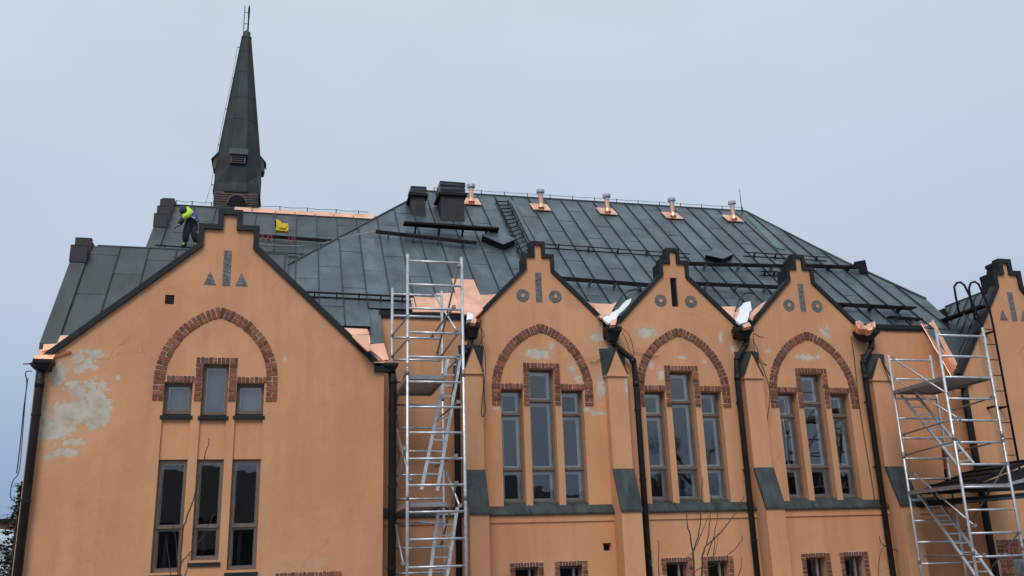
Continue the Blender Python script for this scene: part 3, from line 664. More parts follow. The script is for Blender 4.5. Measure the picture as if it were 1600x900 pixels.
# hip slopes at the two ends and the far slope close the roof
mb = MB(); rz = 4.65+5*.92
mb.add([(-.16, 1.3, 5.85), (3.3, 5, rz), (-.16, 8.7, 5.85)], [(0, 1, 2)]); mb.add([(12.4, 5, rz), (14.66, 1.06, 5.62), (14.66, 8.9, 5.62)], [(0, 1, 2)]); mb.add([(-.16, 8.7, 5.85), (3.3, 5, rz), (12.4, 5, rz), (14.66, 8.9, 5.62)], [(0, 1, 2, 3)])
mb.build('roof', 'patina', hall)
mb = MB(); mb.tube([(-.16, 1.3, 5.87), (3.3, 5.0, rz+.02), (12.4, 5.0, rz+.02), (13.52, 2.78, 7.23), (14.66, 1.06, 5.66)], .028, 6); mb.build('ridge_cap', 'patina_seam', hall)
patch('hip_flashing', [(1164, 337), (1176, 341), (1204, 364), (1226, 389), (1214, 388), (1192, 366)], M1, .03, mat('verdigris', (.10, .155, .15), .6, var=.3, vscale=4, stain=(.06, .08, .09), stainscale=3, stainamt=.8)[0], hall)
# valley cheeks: the small cross roofs behind the gables
for g in GX:
    for s_ in (-1, 1):
        rf = Vector((g, .14, 5.50)); rb = Vector((g, (5.5-4.65)/.92, 5.50)); lo = Vector((g+s_*1.18, -.02, 4.42)); lb = Vector((g+s_*1.18, -.02+.14, 4.42))
        vb = Vector((g+s_*1.05, -.1, 4.56))
        n = (rb-rf).cross(Vector((s_*1, 0, -.98))).normalized(); U2 = Vector((0, 1, 0)); V2 = Vector((-s_*1, 0, .98)).normalized(); O2 = Vector((g+s_*1.2, 0, 5.5-1.2*.98))
        vt = 1.2*math.hypot(1, .98)
        # triangle in (u along Y, v up slope): valley from the foot to the ridge back
        tri = [(.13, .0), (.13, vt), ((5.5-4.65)/.92, vt), (.13, .12)]
        tri = [(.05, .02), (.13, .0), (.13, vt), ((5.5-4.65)/.92, vt)]
        if s_ == 1: tri = tri
        dr = slab([tri], 'dormer_roof', 'dusty', hall, O2, U2, V2, .03)
        sheet_roof(dr, O2, U2, V2, tri if True else None, .30, 1.3, seamh=.03)
# new copper and underlay in the valleys
def cu(pts, lift=.035, m='copper', name='copper_sheet', pl=None, cr=0): patch(name, pts, pl or M1, lift, m, hall, crumple=cr)
cu([(641, 463), (679, 465), (679, 487), (645, 487)]); cu([(679, 458), (713, 457.5), (723, 489), (679, 487)], .045); cu([(705, 435), (740, 437), (758, 478), (744, 490), (722, 491)], .06)
cu([(749, 461), (778, 459.5), (756, 480), (751, 470)], .05); cu([(779, 460), (777, 464), (748, 490), (740, 497), (738, 490)], .09)
cu([(911, 469), (926, 474), (936, 497), (925, 485)], .04); cu([(926, 474), (957, 475), (951, 492), (938, 497)], .055); cu([(957, 475), (964, 471), (954, 490), (950, 493)], .07)
cu([(987, 466), (978, 469), (968, 481), (948, 495), (939, 494), (951, 505), (961, 499), (984, 474)], .045, 'snow', 'underlay_sheet', cr=.015)
cu([(1123, 479), (1150, 479), (1158, 484), (1150, 499), (1143, 497)], .05); cu([(1173, 470), (1162, 473), (1150, 488), (1140, 491), (1156, 507), (1168, 502), (1171, 488), (1174, 484)], .045, 'snow', 'underlay_sheet', cr=.018)
cu([(1200, 469), (1190, 474), (1173, 488), (1177, 495), (1186, 486)], .20); cu([(731, 488), (743, 491), (741, 499), (729, 500)], .08, 'snow', 'underlay_sheet', cr=.02)
cu([(740, 494), (745, 499), (743, 505), (735, 504)], .12); cu([(955, 500), (964, 498), (962, 507), (953, 508)], .13); cu([(1160, 508), (1170, 503), (1174, 509), (1163, 512)], .14)
for pts in ([(1336, 502), (1343, 500), (1351, 509), (1355, 513), (1346, 515), (1338, 509)], [(1351, 509), (1361, 503), (1367, 502), (1368, 512), (1357, 516), (1352, 514)]): cu(pts, .14, name='crumpled_copper', cr=.06)
# copper of the valley beside the left wing
cu([(536, 512), (574, 514), (577, 522), (547, 523)], .04); cu([(547, 523), (577, 523), (578, 548), (574, 548)], .045); 
mb = MB(); mb.add([at(576, 488, -.1), at(574, 505, -.2), at(566, 514, -.28), at(578, 520, -.3), at(579, 546, -.5), at(577, 548, -.5), at(576, 510, -.32), at(569, 516, -.3)], [(0, 1, 6), (1, 2, 7, 6), (6, 7, 5, 4), (0, 6, 4, 3)]); o = mb.build('copper_upstand', 'copper', hall); o.modifiers.new('thick', 'SOLIDIFY').thickness = .006
E_ = at(598, 487, 0)
# channel down the end of the hall (dark) with its copper foot
mb = MB(); mb.prism([(1.42, .05, 4.68), (1.66, .02, 4.66), (1.66, -.45, 3.86), (1.42, -.45, 3.90)], (0, .12, -.02)); mb.build('valley_channel', 'patina', hall)
mb = MB(); mb.prism([(1.40, -.46, 3.87), (1.68, -.46, 3.90), (1.74, -.76, 3.53), (1.44, -.76, 3.50)], (0, .06, -.02)); mb.build('copper_foot', 'copper', hall)
mb = MB(); mb.prism([(1.44, -.66, 3.58), (1.55, -.72, 3.56), (1.66, -.78, 3.50), (1.40, -.72, 3.72)], (0, .03, -.01)); mb.build('underlay_sheet', 'snow', hall)
# ---- roof furniture of the hall
def base_px(x, y): return on(x, y, M1, 0)
NM = M1[1]
def chimney(x0, x1, yb, yt, ycap, name, depth, Yk=None):
    a = on(x0, yb, M1); b = on(x1, yb, M1); Y = a.y; zt = at((x0+x1)/2, ycap, Y).z; zz = at((x0+x1)/2, yt, Y).z
    x0_, x1_ = a.x, at(x1, yb, Y).x
    mb = MB(); mb.box(x0_, x1_, Y, Y+depth, a.z-.6, zt); o = mb.build('chimney', 'brownsheet', hall, bevel=.008)
    m2 = MB(); m2.box(x0_-.06, x1_+.06, Y-.07, Y+depth+.06, zt-.03, zt+.03); m2.build('cap_flange', 'iron', o)
    m2 = MB(); z0 = zt+.03; h = zz-z0; n = 6; vs = []; fs = []
    for k in range(n+1):
        for (x, y) in ((x0_-.02, Y-.03), (x1_+.02, Y-.03), (x1_+.02, Y+depth+.03), (x0_-.02, Y+depth+.03)):
            j = random.uniform(-.012, .012) if 0 < k < n else 0; vs.append((x+j, y+random.uniform(-.012, .012), z0+h*k/n + (random.uniform(-.02, .0) if k == n else 0)))
    for k in range(n):
        for j in range(4): fs.append((4*k+j, 4*k+(j+1) % 4, 4*k+4+(j+1) % 4, 4*k+4+j))
    fs.append((4*n, 4*n+1, 4*n+2, 4*n+3)); m2.add(vs, fs); m2.build('cap', 'tarp', o)
chimney(643, 665, 338, 291.5, 305, 'chimney', .50); chimney(689, 726, 346, 284, 304.5, 'chimney', .62)
for (x, yb, yt) in ((736.5, 320, 289), (845.5, 329, 297.5), (949.5, 335.5, 304.5), (1051.5, 342, 310.5), (1146.5, 346.5, 315.5)):
    p = on(x, yb-2, M1, .02); zt = at(x, yt, p.y).z; lean = 0
    sk = MB(); s3 = Vector((1, 0, 0))*.24; u_ = Vector(V); sk.prism([p-s3-u_*.15+NM*.02, p+s3-u_*.15+NM*.02, p+s3*.92+u_*.30+NM*.02, p-s3*1.05+u_*.30+NM*.02], NM*.02)
    o = MB().tube([p-Vector((0, 0, .1)), Vector((p.x, p.y, zt-.14))], [.064, .06], 12).build('vent_pipe', 'copper', hall, smooth=False)
    sk.build('copper_skirt', 'copper', o)
    MB().tube([p+NM*.04, p+NM*.04+Vector((0, 0, .10))], [.088, .064], 12).build('collar', 'copper', o)
    MB().tube([(p.x, p.y, zt-.16), (p.x, p.y, zt-.06)], .065, 12).build('sleeve', 'galv', o)
    MB().tube([(p.x, p.y, zt-.085), (p.x, p.y, zt-.07), (p.x, p.y, zt-.0), (p.x, p.y, zt+.012)], [.085, .108, .108, .085], 14).build('cowl', 'galv', o)
# ridge wire on small posts
mb = MB(); n = 14; P_ = []
for k in range(n+1):
    X = 3.5+(12.3-3.5)*k/n; q_ = Vector((X, 4.98, rz)); mb.tube([q_, q_+Vector((0, 0, .13))], .011, 5); P_.append(q_+Vector((0, 0, .12)))
    if k < n: P_.append(q_+Vector((.31, 0, .105)))
mb.tube(P_, .006, 4); mb.build('ridge_wire', 'iron', hall)
a = on(1160, 336, M1); b = at(1155.5, 296, a.y); MB().tube([a, b], [.014, .007], 5).build('antenna', 'iron', hall)
# roof ladder
a0, a1 = on(774.5, 312, M1, .07), on(814, 401, M1, .07); b0, b1 = on(793, 313, M1, .07), on(829, 392, M1, .07)
mb = MB(); mb.tube([a0, a1], .018, 6); mb.tube([b0, b1], .018, 6); lo_ = mb.build('roof_ladder', 'iron', hall)
for k in range(14):
    t = (k+.5)/14; MB().bar(a0.lerp(a1, t), b0.lerp(b1, t), .03, .022).build('rung', 'iron', lo_)
    if k % 3 == 0:
        for s0, s1 in ((a0, a1), (b0, b1)): q_ = s0.lerp(s1, t); MB().tube([q_+NM*.05, q_-NM*.07], .012, 5).build('bracket', 'iron', lo_)
mb = MB(); mb.prism([on(797, 315, M1, .03), on(802, 315, M1, .03), on(838, 385, M1, .03), on(832, 388, M1, .03)], NM*.03); mb.build('roof_batten', 'patina', hall)
def rails(parent, p0, p1, pl, posts, n=2, gap=.10, lift=.12, r=.014, name='snow_rail', down=.0):
    """snow guard: parallel pipes on brackets, ends given in the photograph"""
    a, b = on(*p0, pl, lift), on(*p1, pl, lift); V_ = (pl[1].cross(Vector((1, 0, 0)))); V_.normalize()
    if V_.z < 0: V_ = -V_
    mb = MB()
    for k in range(n): o_ = pl[1]*(-gap*k); mb.tube([a+o_, b+o_], r, 6)
    o = mb.build(name, 'iron', parent)
    for k in range(posts):
        q_ = a.lerp(b, (k+.5)/posts); m2 = MB(); nn = pl[1]
        m2.prism([q_+nn*.03-Vector((.012, 0, 0)), q_-nn*(lift)+V_*.05-Vector((.012, 0, 0)), q_-nn*lift-V_*.10-Vector((.012, 0, 0)), q_-nn*.06-V_*.03-Vector((.012, 0, 0))], (.024, 0, 0)); m2.build('bracket', 'iron', o)
    return o
def walkway(parent, p0, p1, pl, wd=.26, drop=.0, lift=.26, posts=4, solid=False, name='roof_walkway'):
    """level grating on brackets: its long front edge runs p0-p1 in the photograph"""
    a, b = on(*p0, pl, lift), on(*p1, pl, lift); b.z = a.z+(b.z-a.z)*1; d = (b-a).normalized(); h = Vector((0, 1, 0)); t = .03
    mb = MB(); mb.bar(a, b, .012, t); mb.bar(a+h*wd, b+h*wd, .012, t); mb.bar(a, a+h*wd, .012, t); mb.bar(b, b+h*wd, .012, t)
    if solid: mb.bar(a+h*wd/2+Vector((0, 0, .02)), b+h*wd/2+Vector((0, 0, .02)), wd, .02)
    o = mb.build(name, 'iron', parent)
    if not solid:
        g_ = MB(); L = (b-a).length; n = int(L/.085)
        for k in range(n):
            q_ = a+d*((k+.5)*L/n); g_.bar(q_, q_+h*wd, .010, .022)
        for k in range(1, 3): g_.bar(a+h*wd*k/3, b+h*wd*k/3, .008, .022)
        g_.build('grating', 'iron', o, kind='stuff')
    for k in range(posts):
        q_ = a.lerp(b, (k+.5)/posts); m2 = MB(); zr = lambda y: None
        f = q_+h*.0; bk = q_+h*wd; nn = pl[1]; foot = bk - nn*((bk-pl[0]).dot(nn)-.02); ff = f-nn*((f-pl[0]).dot(nn)-.02)
        m2.prism([f+Vector((-.014, 0, -.02)), bk+Vector((-.014, 0, -.02)), foot+Vector((-.014, 0, 0)), ff.lerp(foot, .35)+Vector((-.014, 0, 0))], (.028, 0, 0)); m2.build('bracket', 'alu_dull' if wd < .22 else 'iron', o)
    return o
rails(hall, (850, 381), (1078, 397), M1, 5); rails(hall, (1163, 394), (1293, 402), M1, 4)
rails(hall, (474, 456), (646, 464), M1, 5, r=.02)
walkway(hall, (865, 432), (1022, 444), M1, wd=.20, lift=.22, posts=4); walkway(hall, (1083, 441), (1222, 447), M1, wd=.20, lift=.22, posts=3)
walkway(hall, (1078, 410), (1235, 414), M1, wd=.20, lift=.22, posts=3); walkway(hall, (1252, 413), (1345, 416), M1, wd=.22, lift=.20, posts=3)
walkway(hall, (1298, 473), (1432, 480), M1, wd=.22, lift=.22, posts=3); walkway(hall, (1392, 494), (1442, 498), M1, wd=.18, lift=.14, posts=2)
walkway(hall, (588, 360), (745, 378), M1, wd=.16, lift=.20, posts=4); walkway(hall, (632, 347), (780, 357), M1, wd=.22, lift=.30, posts=4, solid=True)
rails(hall, (1188, 424), (1218, 425), M1, 2)
# end plate at the hip
mb = MB(); mb.add([on(1333, 417, M1, .2), on(1353, 413, M1, .05), on(1357, 429, M1, .02), on(1352, 406, M1, .30), on(1335, 409, M1, .3)], [(0, 2, 3, 4), (0, 1, 2), (4, 3, 1)]); mb.build('snow_stop', 'iron', hall).modifiers.new('t', 'SOLIDIFY').thickness = .01
# roof hatches lying on the slope
def hatch(pts, h, name='roof_hatch'):
    mb = MB(); P = [on(x, y, M1, .02) for x, y in pts]; n = len(P); up = NM*h
    mb.add(P+[p+up for p in P], [(k, (k+1) % n, n+(k+1) % n, n+k) for k in range(n)]); o = mb.build(name, 'iron', hall)
    c = sum(P, Vector())/n; mb = MB(); mb.prism([p+up+(p-c)*.06 for p in P], NM*.02); mb.build('lid', 'patina', o)
hatch([(752, 377), (785, 391), (803, 383), (776, 369)], .14)
hatch([(1101, 406), (1128, 412), (1144, 404), (1120, 392)], .12)
# ================================================================== LEFT GABLED WING
YW = -.8; WX = -1.165
wing = thing('gabled_wing', 'big orange gabled wing at the left with peeling plaster and one brick pointed arch', 'building', (-1.2, 1, GZ))
wx0, wx1 = -4.03, 1.655
rk = [(-3.98, 3.33), (-3.69, 3.59), (-1.565, 5.50), (-1.565, 5.83), (-1.245, 5.83), (-1.245, 6.12), (-1.0, 6.12), (-1.0, 5.835), (-.70, 5.835), (-.70, 5.50), (1.47, 3.43)]
outer = [(wx0, GZ), (wx0, 3.33)]+rk[1:]+[(wx1, 3.41), (wx1, GZ)]
bays = [(WX-.862, WX-.408, -.02, 3.058, 2.535), (WX-.262, WX+.170, .155, 3.392, 2.525), (WX+.303, WX+.765, -.015, 3.06, 2.54)]
wh = [[(a, z0), (b, z0), (b, z1), (a, z1)] for a, b, z0, z1, _ in bays]
q = at(265, 468, YW); wv = [(q.x-.075, q.z-.085), (q.x+.075, q.z-.085), (q.x+.075, q.z+.085), (q.x-.075, q.z+.085)]
q = at(485, 893, YW); lw = (at(430, 895, YW).x, at(534, 893, YW).x, q.z)
mb = MB(); holed(mb, outer[::-1], wh+[wv, [(lw[0]+.1, lw[2]-1.2), (lw[1]-.1, lw[2]-1.2), (lw[1]-.1, lw[2]-.12), (lw[0]+.1, lw[2]-.12)]], YW, .26); mb.build('wall', 'wing_wall', wing)
mb = MB()
mb.prism([(x, YW+.004, z) for x, z in [(-3.69, 3.25), (-3.69, 3.59), (-1.565, 5.50), (-1.565, 5.16)]], (0, .12, 0)); mb.prism([(x, YW+.004, z) for x, z in [(-.70, 5.16), (-.70, 5.50), (1.47, 3.43), (1.47, 3.1)]], (0, .12, 0))
mb.box(-1.56, -.705, YW+.30, YW+.36, 4.5, 5.82); mb.box(-1.24, -1.005, YW+.30, YW+.36, 5.82, 6.11)
mb.box(wx0, wx0+.02, YW+.002, 6, GZ, 3.4); mb.box(wx1-.02, wx1, YW+.002, .3, GZ, 3.4); mb.build('wall', 'wing_wall', wing)
for a, b, z0, z1, zs_ in bays:                       # panels set back between the two storeys of lights
    MB().box(a, b, YW+.045, YW+.2, 1.77, zs_-.03).build('spandrel', 'wing_wall', wing)
    window(wing, a, b, zs_, z1, YW+.10, (), fw=.058, back='curtain', sill=.12, depth=.06)
    o = window(wing, a, b, z0, 1.768, YW+.085, (.675,), fw=.055, back='room', sill=.11, depth=.06)
    cc = MB(); cc.prism([(a+.28*(b-a), YW+.3, z0), (a+.42*(b-a), YW+.34, z0), (a+.46*(b-a), YW+.34, .62), (a+.33*(b-a), YW+.3, .62)], (0, .01, 0)); cc.build('curtain', 'curtain_dark', o)
mb = MB()
for k in range(6): z = wv[0][1]+.17*(k+.5)/6; mb.prism([(wv[0][0], YW+.01, z-.01), (wv[0][0], YW+.03, z+.012), (wv[0][0], YW+.034, z+.006), (wv[0][0], YW+.014, z-.014)], (.15, 0, 0))
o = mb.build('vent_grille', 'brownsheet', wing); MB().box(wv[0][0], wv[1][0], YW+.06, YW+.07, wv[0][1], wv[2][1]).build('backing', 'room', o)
BW = Bricks()
arch_bricks(BW, wing, WX-.03, YW-.012, 2.74, 3.10, 1.015, 1.30, .19)
for v in ():
    pass
g = WX; bed = MB(); yb = YW-.007
for x0, x1, z0, z1 in ((-.378, -.262, 2.745, 3.498), (.170, .305, 2.745, 3.498), (-.262, .170, 3.395, 3.498), (-.862, -.378, 3.062, 3.175), (.305, .79, 3.062, 3.17)): bed.box(g+x0, g+x1, yb, yb+.04, z0, z1)
so_ = bed.build('brick_surround', 'mortar', wing); Y = YW-.014
row(BW, so_, g-.378, g-.262, 2.745, 3.395, Y, 8, False); row(BW, so_, g+.175, g+.30, 2.745, 3.395, Y, 8, False); row(BW, so_, g-.378, g+.305, 3.395, 3.498, Y, 10)
row(BW, so_, g-.835, g-.378, 3.062, 3.172, Y, 7); row(BW, so_, g+.305, g+.80, 3.062, 3.168, Y, 7)
bb = MB(); bb.box(lw[0], lw[1], YW-.002, YW+.02, lw[2]-.12, lw[2]-.005); bb.box(lw[0], lw[0]+.1, YW-.002, YW+.02, lw[2]-1.2, lw[2]-.12); bb.box(lw[1]-.1, lw[1], YW-.002, YW+.02, lw[2]-1.2, lw[2]-.12)
bo = bb.build('brick_surround', 'mortar', wing); row(BW, bo, lw[0], lw[1], lw[2]-.12, lw[2]-.005, Y, 17)
window(wing, lw[0]+.1, lw[1]-.1, lw[2]-1.2, lw[2]-.12, YW+.12, (), inner=False)
BW.flush(wing, 300)
ornaments(wing, WX+.0, YW, 'tri')
coping([(-4.07, 3.25), (-3.70, 3.585)]+rk[2:-1]+[(1.50, 3.41), (1.56, 3.37)], YW-.06, YW+.16, .10, 'coping', 'flash', wing)
for x0, x1, z in ((-1.60, -1.23, 5.855), (-1.02, -.66, 5.855), (-1.28, -.965, 6.15)): MB().box(x0, x1, YW+.16, YW+.45, z-.05, z+.03).build('coping', 'flash', wing)
# eave boxes at both feet of the gable and their pipes
pl_ = pipe_px(wing, ((52, 561), (80, 577)), [(64, 575), (62, 600), (17+8, 900)], YW-.12, r=.066)
pr_ = pipe_px(wing, ((600, 567), (622, 580)), [(612, 578), (614, 596), (607, 900)], YW+.05, r=.07)
a = at(585, 568, YW-.05); b = at(606, 581, YW-.05); MB().box(a.x, b.x+.03, YW-.06, YW+.05, b.z, a.z).build('eave_box', 'flash', wing)
a = at(584, 560, YW-.07); b = at(613, 568, YW-.07); MB().prism([(a.x, YW-.10, b.z), (b.x, YW-.10, b.z), (b.x+.01, YW+.12, a.z), (a.x+.02, YW+.12, a.z)], (0, 0, .015)).build('copper_sheet', 'copper', wing)
a = at(64, 574, YW-.05); b = at(80, 580, YW-.05); MB().box(a.x, b.x, YW-.07, YW+.0, b.z-.0, a.z+.06).build('eave_box', 'flash', wing)
# ---- left roof with its ridge along the street, and the wing's own roof behind the gable
T3 = (6.08-3.89)/(1.22+.42); A3 = math.atan(T3); O3 = (0, -.42, 3.89); V3 = (0, math.cos(A3), math.sin(A3)); R3 = plane(O3, (1, 0, 0), V3); L3 = 1.64/math.cos(A3)
poly3 = [(-3.80, -.30), (-3.80, L3), (-.1, L3), (-.1, -.30)]
rf3 = slab([poly3], 'roof', 'dusty', wing, O3, (1, 0, 0), V3); sheet_roof(rf3, O3, (1, 0, 0), V3, poly3, .52, 1.25, u0=-3.80, m='patina_dark')
mb = MB(); mb.tube([(-3.7, 1.22, 6.10), (-.1, 1.22, 6.10)], .022, 6); mb.build('ridge_cap', 'patina_seam', wing)
mb = MB(); mb.prism([(-4.0, 1.22, 6.06), (-.45, 1.22, 6.06), (-.45, 3.2, 3.5), (-4.0, 3.2, 3.5)], (0, 0, -.05)); mb.build('roof', 'patina', wing)
mb = MB(); mb.prism([(-1.12, YW+.4, 5.3), (-1.12, 1.2, 5.3), (-3.6, 1.2, 3.1), (-3.6, YW+.4, 3.1)], (0, 0, -.04)); mb.prism([(-1.12, YW+.4, 5.3), (-1.12, 1.2, 5.3), (1.45, 1.2, 2.9), (1.45, YW+.4, 2.9)], (0, 0, -.04)); mb.build('roof', 'patina', wing)
# stepped parapet at the far left end: riser faces and a sloping metal cap
def parapet(par, x0, x1, prof, name='stepped_parapet', risers=()):
    """prof: (y,z) loop"""
    mb = MB(); mb.prism([(x0, y, z) for y, z in prof], (x1-x0, 0, 0)); o = mb.build(name, 'patina_dark', par)
    for (y, z0, z1) in risers:
        MB().box(x0-.012, x1+.012, y-.02, y+.01, z0, z1+.012).build('riser_sheet', 'brownsheet', o); MB().box(x0-.008, x1+.008, y-.024, y+.12, z1+.012, z1+.024).build('riser_cap', 'flash', o)
    return o
zf = lambda y: 3.89+(y+.42)*T3
def py_(px, py, X): p = at(px, py, X=X); return (p.y, p.z)
h3 = .16; yA = .93
parapet(wing, -4.07, -3.80, [(-.62, 3.5), (-.62, zf(-.62)+.1), (.80, zf(.80)+.1), (.80, 5.93), (1.1, 5.93), (1.1, 6.18), (1.6, 6.18), (1.6, 3.5)], risers=((.80, zf(.80)+.1, 5.93), (1.1, 5.94, 6.18)))
MB().prism([(-4.06, YW-.05, 3.33), (-4.06, -.62, 3.62), (-3.60, -.62, 3.62), (-3.52, YW-.05, 3.55)], (0, .03, -.02)).build('copper_sheet', 'copper', wing)
def cu3(pts, lift, m='copper', name='copper_sheet'): patch(name, pts, R3, lift, m, wing)
cu3([(71, 524), (108, 524), (97, 541), (66, 549)], .05); cu3([(66, 549), (97, 540), (120, 520), (108, 524), (82, 540)], .08)
cu3([(52, 557), (94, 541), (82, 561), (55, 561)], .10)
# ---- the taller roof behind with its copper ridge
T2 = .92; ZR, YR = 10.2, 9.5; O2_ = (0, YR, ZR); V2_ = (0, CS, SN); R2 = plane(O2_, (1, 0, 0), V2_)
nave = thing('rear_range', 'taller metal roofed range behind with new copper strips along its ridge', 'building', (0, YR, GZ))
poly2 = [(-3.42, -6.2), (-3.42, 0), (3.6, 0), (3.6, -6.2)]
rf2 = slab([poly2], 'roof', 'dusty', nave, O2_, (1, 0, 0), V2_); sheet_roof(rf2, O2_, (1, 0, 0), V2_, [(-3.42, -3.6), (-3.42, 0), (3.6, 0), (3.6, -3.6)], .58, 1.9, u0=-3.42, m='patina_dark')
mb = MB(); mb.prism([(-3.72, YR, ZR-.03), (4, YR, ZR-.03), (4, YR+5, ZR-4.6), (-3.72, YR+5, ZR-4.6)], (0, 0, -.05)); mb.build('roof', 'patina', nave)
mb = MB(); mb.box(-3.7, 4, YR-4, YR+4.9, GZ, 5.2); mb.build('wall', 'wing_wall', nave)
z2 = lambda y: ZR+(y-YR)*T2
pr = [py_(244, 358, -3.95), py_(248, 335.5, -3.95), py_(251, 324, -3.95), py_(255.5, 313, -3.95)]
y0 = pr[0][0]
pA = [(5, z2(5)-.3), (5, z2(5)+.1), (8.1, z2(8.1)+.1), (8.1, 9.39), (8.55, 9.39), (8.55, 9.79), (9.0, 9.79), (9.0, 10.17), (9.3, 10.17), (9.3, 10.36), (10, 10.36), (10, z2(5)-.3)]
parapet(nave, -3.74, -3.41, pA, risers=((8.1, 9.02, 9.39), (8.55, 9.40, 9.79), (9.0, 9.80, 10.17)))
xs_ = [at(x, 330, YR).x for x in (366, 394, 431, 461, 492, 521, 552, 585)]
for k in range(7):
    j = random.uniform(-.012, .012); x0, x1 = xs_[k]+.012, xs_[k+1]-.012
    mb = MB(); n2 = R2[1]; a_ = Vector((0, YR, ZR)); vv = Vector(V2_)
    P0, P1 = a_-vv*(.27+j)+n2*.045, a_+n2*(.05+j*.5)
    mb.prism([P0+Vector((x0, 0, 0)), P0+Vector((x1, 0, 0)), P1+Vector((x1, 0, .02)), P1+Vector((x0, 0, .02))], n2*.008); mb.build('copper_ridge_sheet', 'copper', nave)
mb = MB(); mb.tube([(-3.42, YR, ZR+.03), (xs_[0], YR, ZR+.03)], .03, 6); mb.build('ridge_cap', 'patina_seam', nave)
MB().tube([on(252, 341, R2, .25), on(300, 315, R2, .1)], .006, 4).build('wire', 'cable', nave) if False else None
mb = MB(); P_ = []
for x in (275, 300, 330, 360, 396, 437, 480, 525, 560): q_ = at(x, 318+(x-255)*.075, YR); q_.z = ZR; mb.tube([q_, q_+Vector((0, 0, .18))], .014, 5); P_.append(q_+Vector((0, 0, .17))); P_.append(q_+Vector((.3, 0, .14)))
mb.tube(P_, .008, 4); mb.build('ridge_wire', 'iron', nave)
walkway(nave, (399, 366), (522, 375), R2, wd=.2, lift=.2, posts=3); rails(nave, (405, 393), (492, 398), R2, 2); rails(nave, (243, 383), (300, 387), R2, 2, r=.02, gap=.16)
a_, b_ = on(398, 380, R2, .05), on(484, 380, R2, .05); c_ = on(587, 361, M1, .2)
pts = [a_.lerp(b_, t)+Vector((0, 0, -.10*math.sin(math.pi*t))) for t in (0, .3, .6, 1)]; tag(MB().tube([on(398, 380, R2, .05), on(430, 383, R2, .05), on(465, 384, R2, .05), on(500, 381, R2, .05)]+[on(530, 373, M1, .06), on(560, 366, M1, .06), on(588, 361, M1, .1)], .009, 5).build('safety_rope', 'rope'), 'thin pale rope drooping across the left roofs to the walkway', 'rope')
# ================================================================== RIDGE TURRET
YT = 12.0
tc_ = at(369, 300, YT); tw = (at(405, 300, YT).x-at(333, 300, YT).x)/2; zb_ = at(369, 300, YT).z; sx = tc_.x
tur = thing('ridge_turret', 'slender dark metal spire on a wooden louvred base behind the left roof', 'tower', (sx, YT+tw, zb_-3))
cyy = YT+tw
base = MB(); h_ = tw*.95; base.box(sx-h_, sx+h_, YT+.02, YT+2*h_, zb_-3, zb_); bs = base.build('belfry_base', 'wood_louvre', tur)
for k in range(7): z = zb_-.06-.085*k; MB().box(sx-h_-.012, sx+h_+.012, YT-.0, YT+2*h_+.01, z-.030, z-.004).build('board', 'wood_louvre', bs)
mb = MB(); ar = .27; cz = zb_-.40
mb2 = [(sx+.05+ar*math.cos(math.pi*k/14), YT-.03, cz+ar*math.sin(math.pi*k/14)) for k in range(15)]+[(sx+.05-ar, YT-.03, cz-.6), (sx+.05+ar, YT-.03, cz-.6)]
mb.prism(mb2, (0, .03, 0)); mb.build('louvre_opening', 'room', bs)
mb = MB()
for k in range(14):
    a0_, a1_ = math.pi*k/14, math.pi*(k+1)/14
    mb.prism([(sx+.05+r_*math.cos(a), YT-.05, cz+r_*math.sin(a)) for r_, a in ((ar, a0_), (ar+.06, a0_), (ar+.06, a1_), (ar, a1_))], (0, .05, 0))
mb.build('arch_moulding', 'wood_louvre', bs)
mb = MB()
for k in range(6): mb.box(sx+.05-ar*.95, sx+.05+ar*.95, YT-.04, YT-.015, cz-.5+k*.11, cz-.47+k*.11)
mb.build('louvre', 'iron', bs)
# spire: octagonal rings, bell-cast at the foot
zt_ = at(382, 60, cyy).z; zmid = at(372, 236, cyy).z; ztop = zt_
def octring(r, z, f=1.0, cx=sx): return [Vector((cx+r*f*a, cyy+r*f*b, z)) for a, b in ((-.414, -1), (.414, -1), (1, -.414), (1, .414), (.414, 1), (-.414, 1), (-1, .414), (-1, -.414))]
def sqring(r, z): return [Vector((sx+r*a, cyy+r*b, z)) for a, b in ((-.45, -1), (.45, -1), (1, -.72), (1, .72), (.45, 1), (-.45, 1), (-1, .72), (-1, -.72))]
px2m = (CAM-Vector((sx, cyy, zb_))).length/FPX
wm = (400.7-342.8)/2*(cyy+17)/ (FPX)*1.0*1.07; wt = (388.6-375.8)/2*(cyy+17)/FPX*1.12
rings = [sqring(tw*1.03, zb_+.0), sqring(tw*1.03, zb_+.05), sqring(tw*.98, zb_+.35), octring(wm*1.12, zb_+.85), octring(wm, zmid), octring(wt, ztop)]
seams_z = [0.0]
mb = MB(); vs = [v for r in rings for v in r]; fs = []
for k in range(len(rings)-1):
    for j in range(8): fs.append((8*k+j, 8*k+(j+1) % 8, 8*k+8+(j+1) % 8, 8*k+8+j))
fs += [tuple(range(7, -1, -1)), tuple(8*(len(rings)-1)+j for j in range(8))]
mb.add(vs, fs); sp = mb.build('spire', 'spire_sheet', tur)
for j in range(8):
    m2 = MB(); m2.tube([rings[k][j] for k in range(1, len(rings))], .018, 5); m2.build('hip_seam', 'spire_sheet', sp)
for t in (.22, .42, .66, .86):
    r = [a.lerp(b, t) for a, b in zip(rings[4], rings[5])]; m2 = MB()
    for j in range(8): m2.bar(r[j], r[(j+1) % 8], .012, .012)
    m2.build('cross_seam', 'spire_sheet', sp)
MB().tube([(sx, cyy, ztop-.02), (sx, cyy, ztop+.04), (sx, cyy, ztop+.05), (sx, cyy, ztop+.22), (sx, cyy, ztop+.34)], [wt*1.25, wt*1.25, wt*.9, wt*.9, .02], 8).build('spire_cap', 'patina_seam', tur)
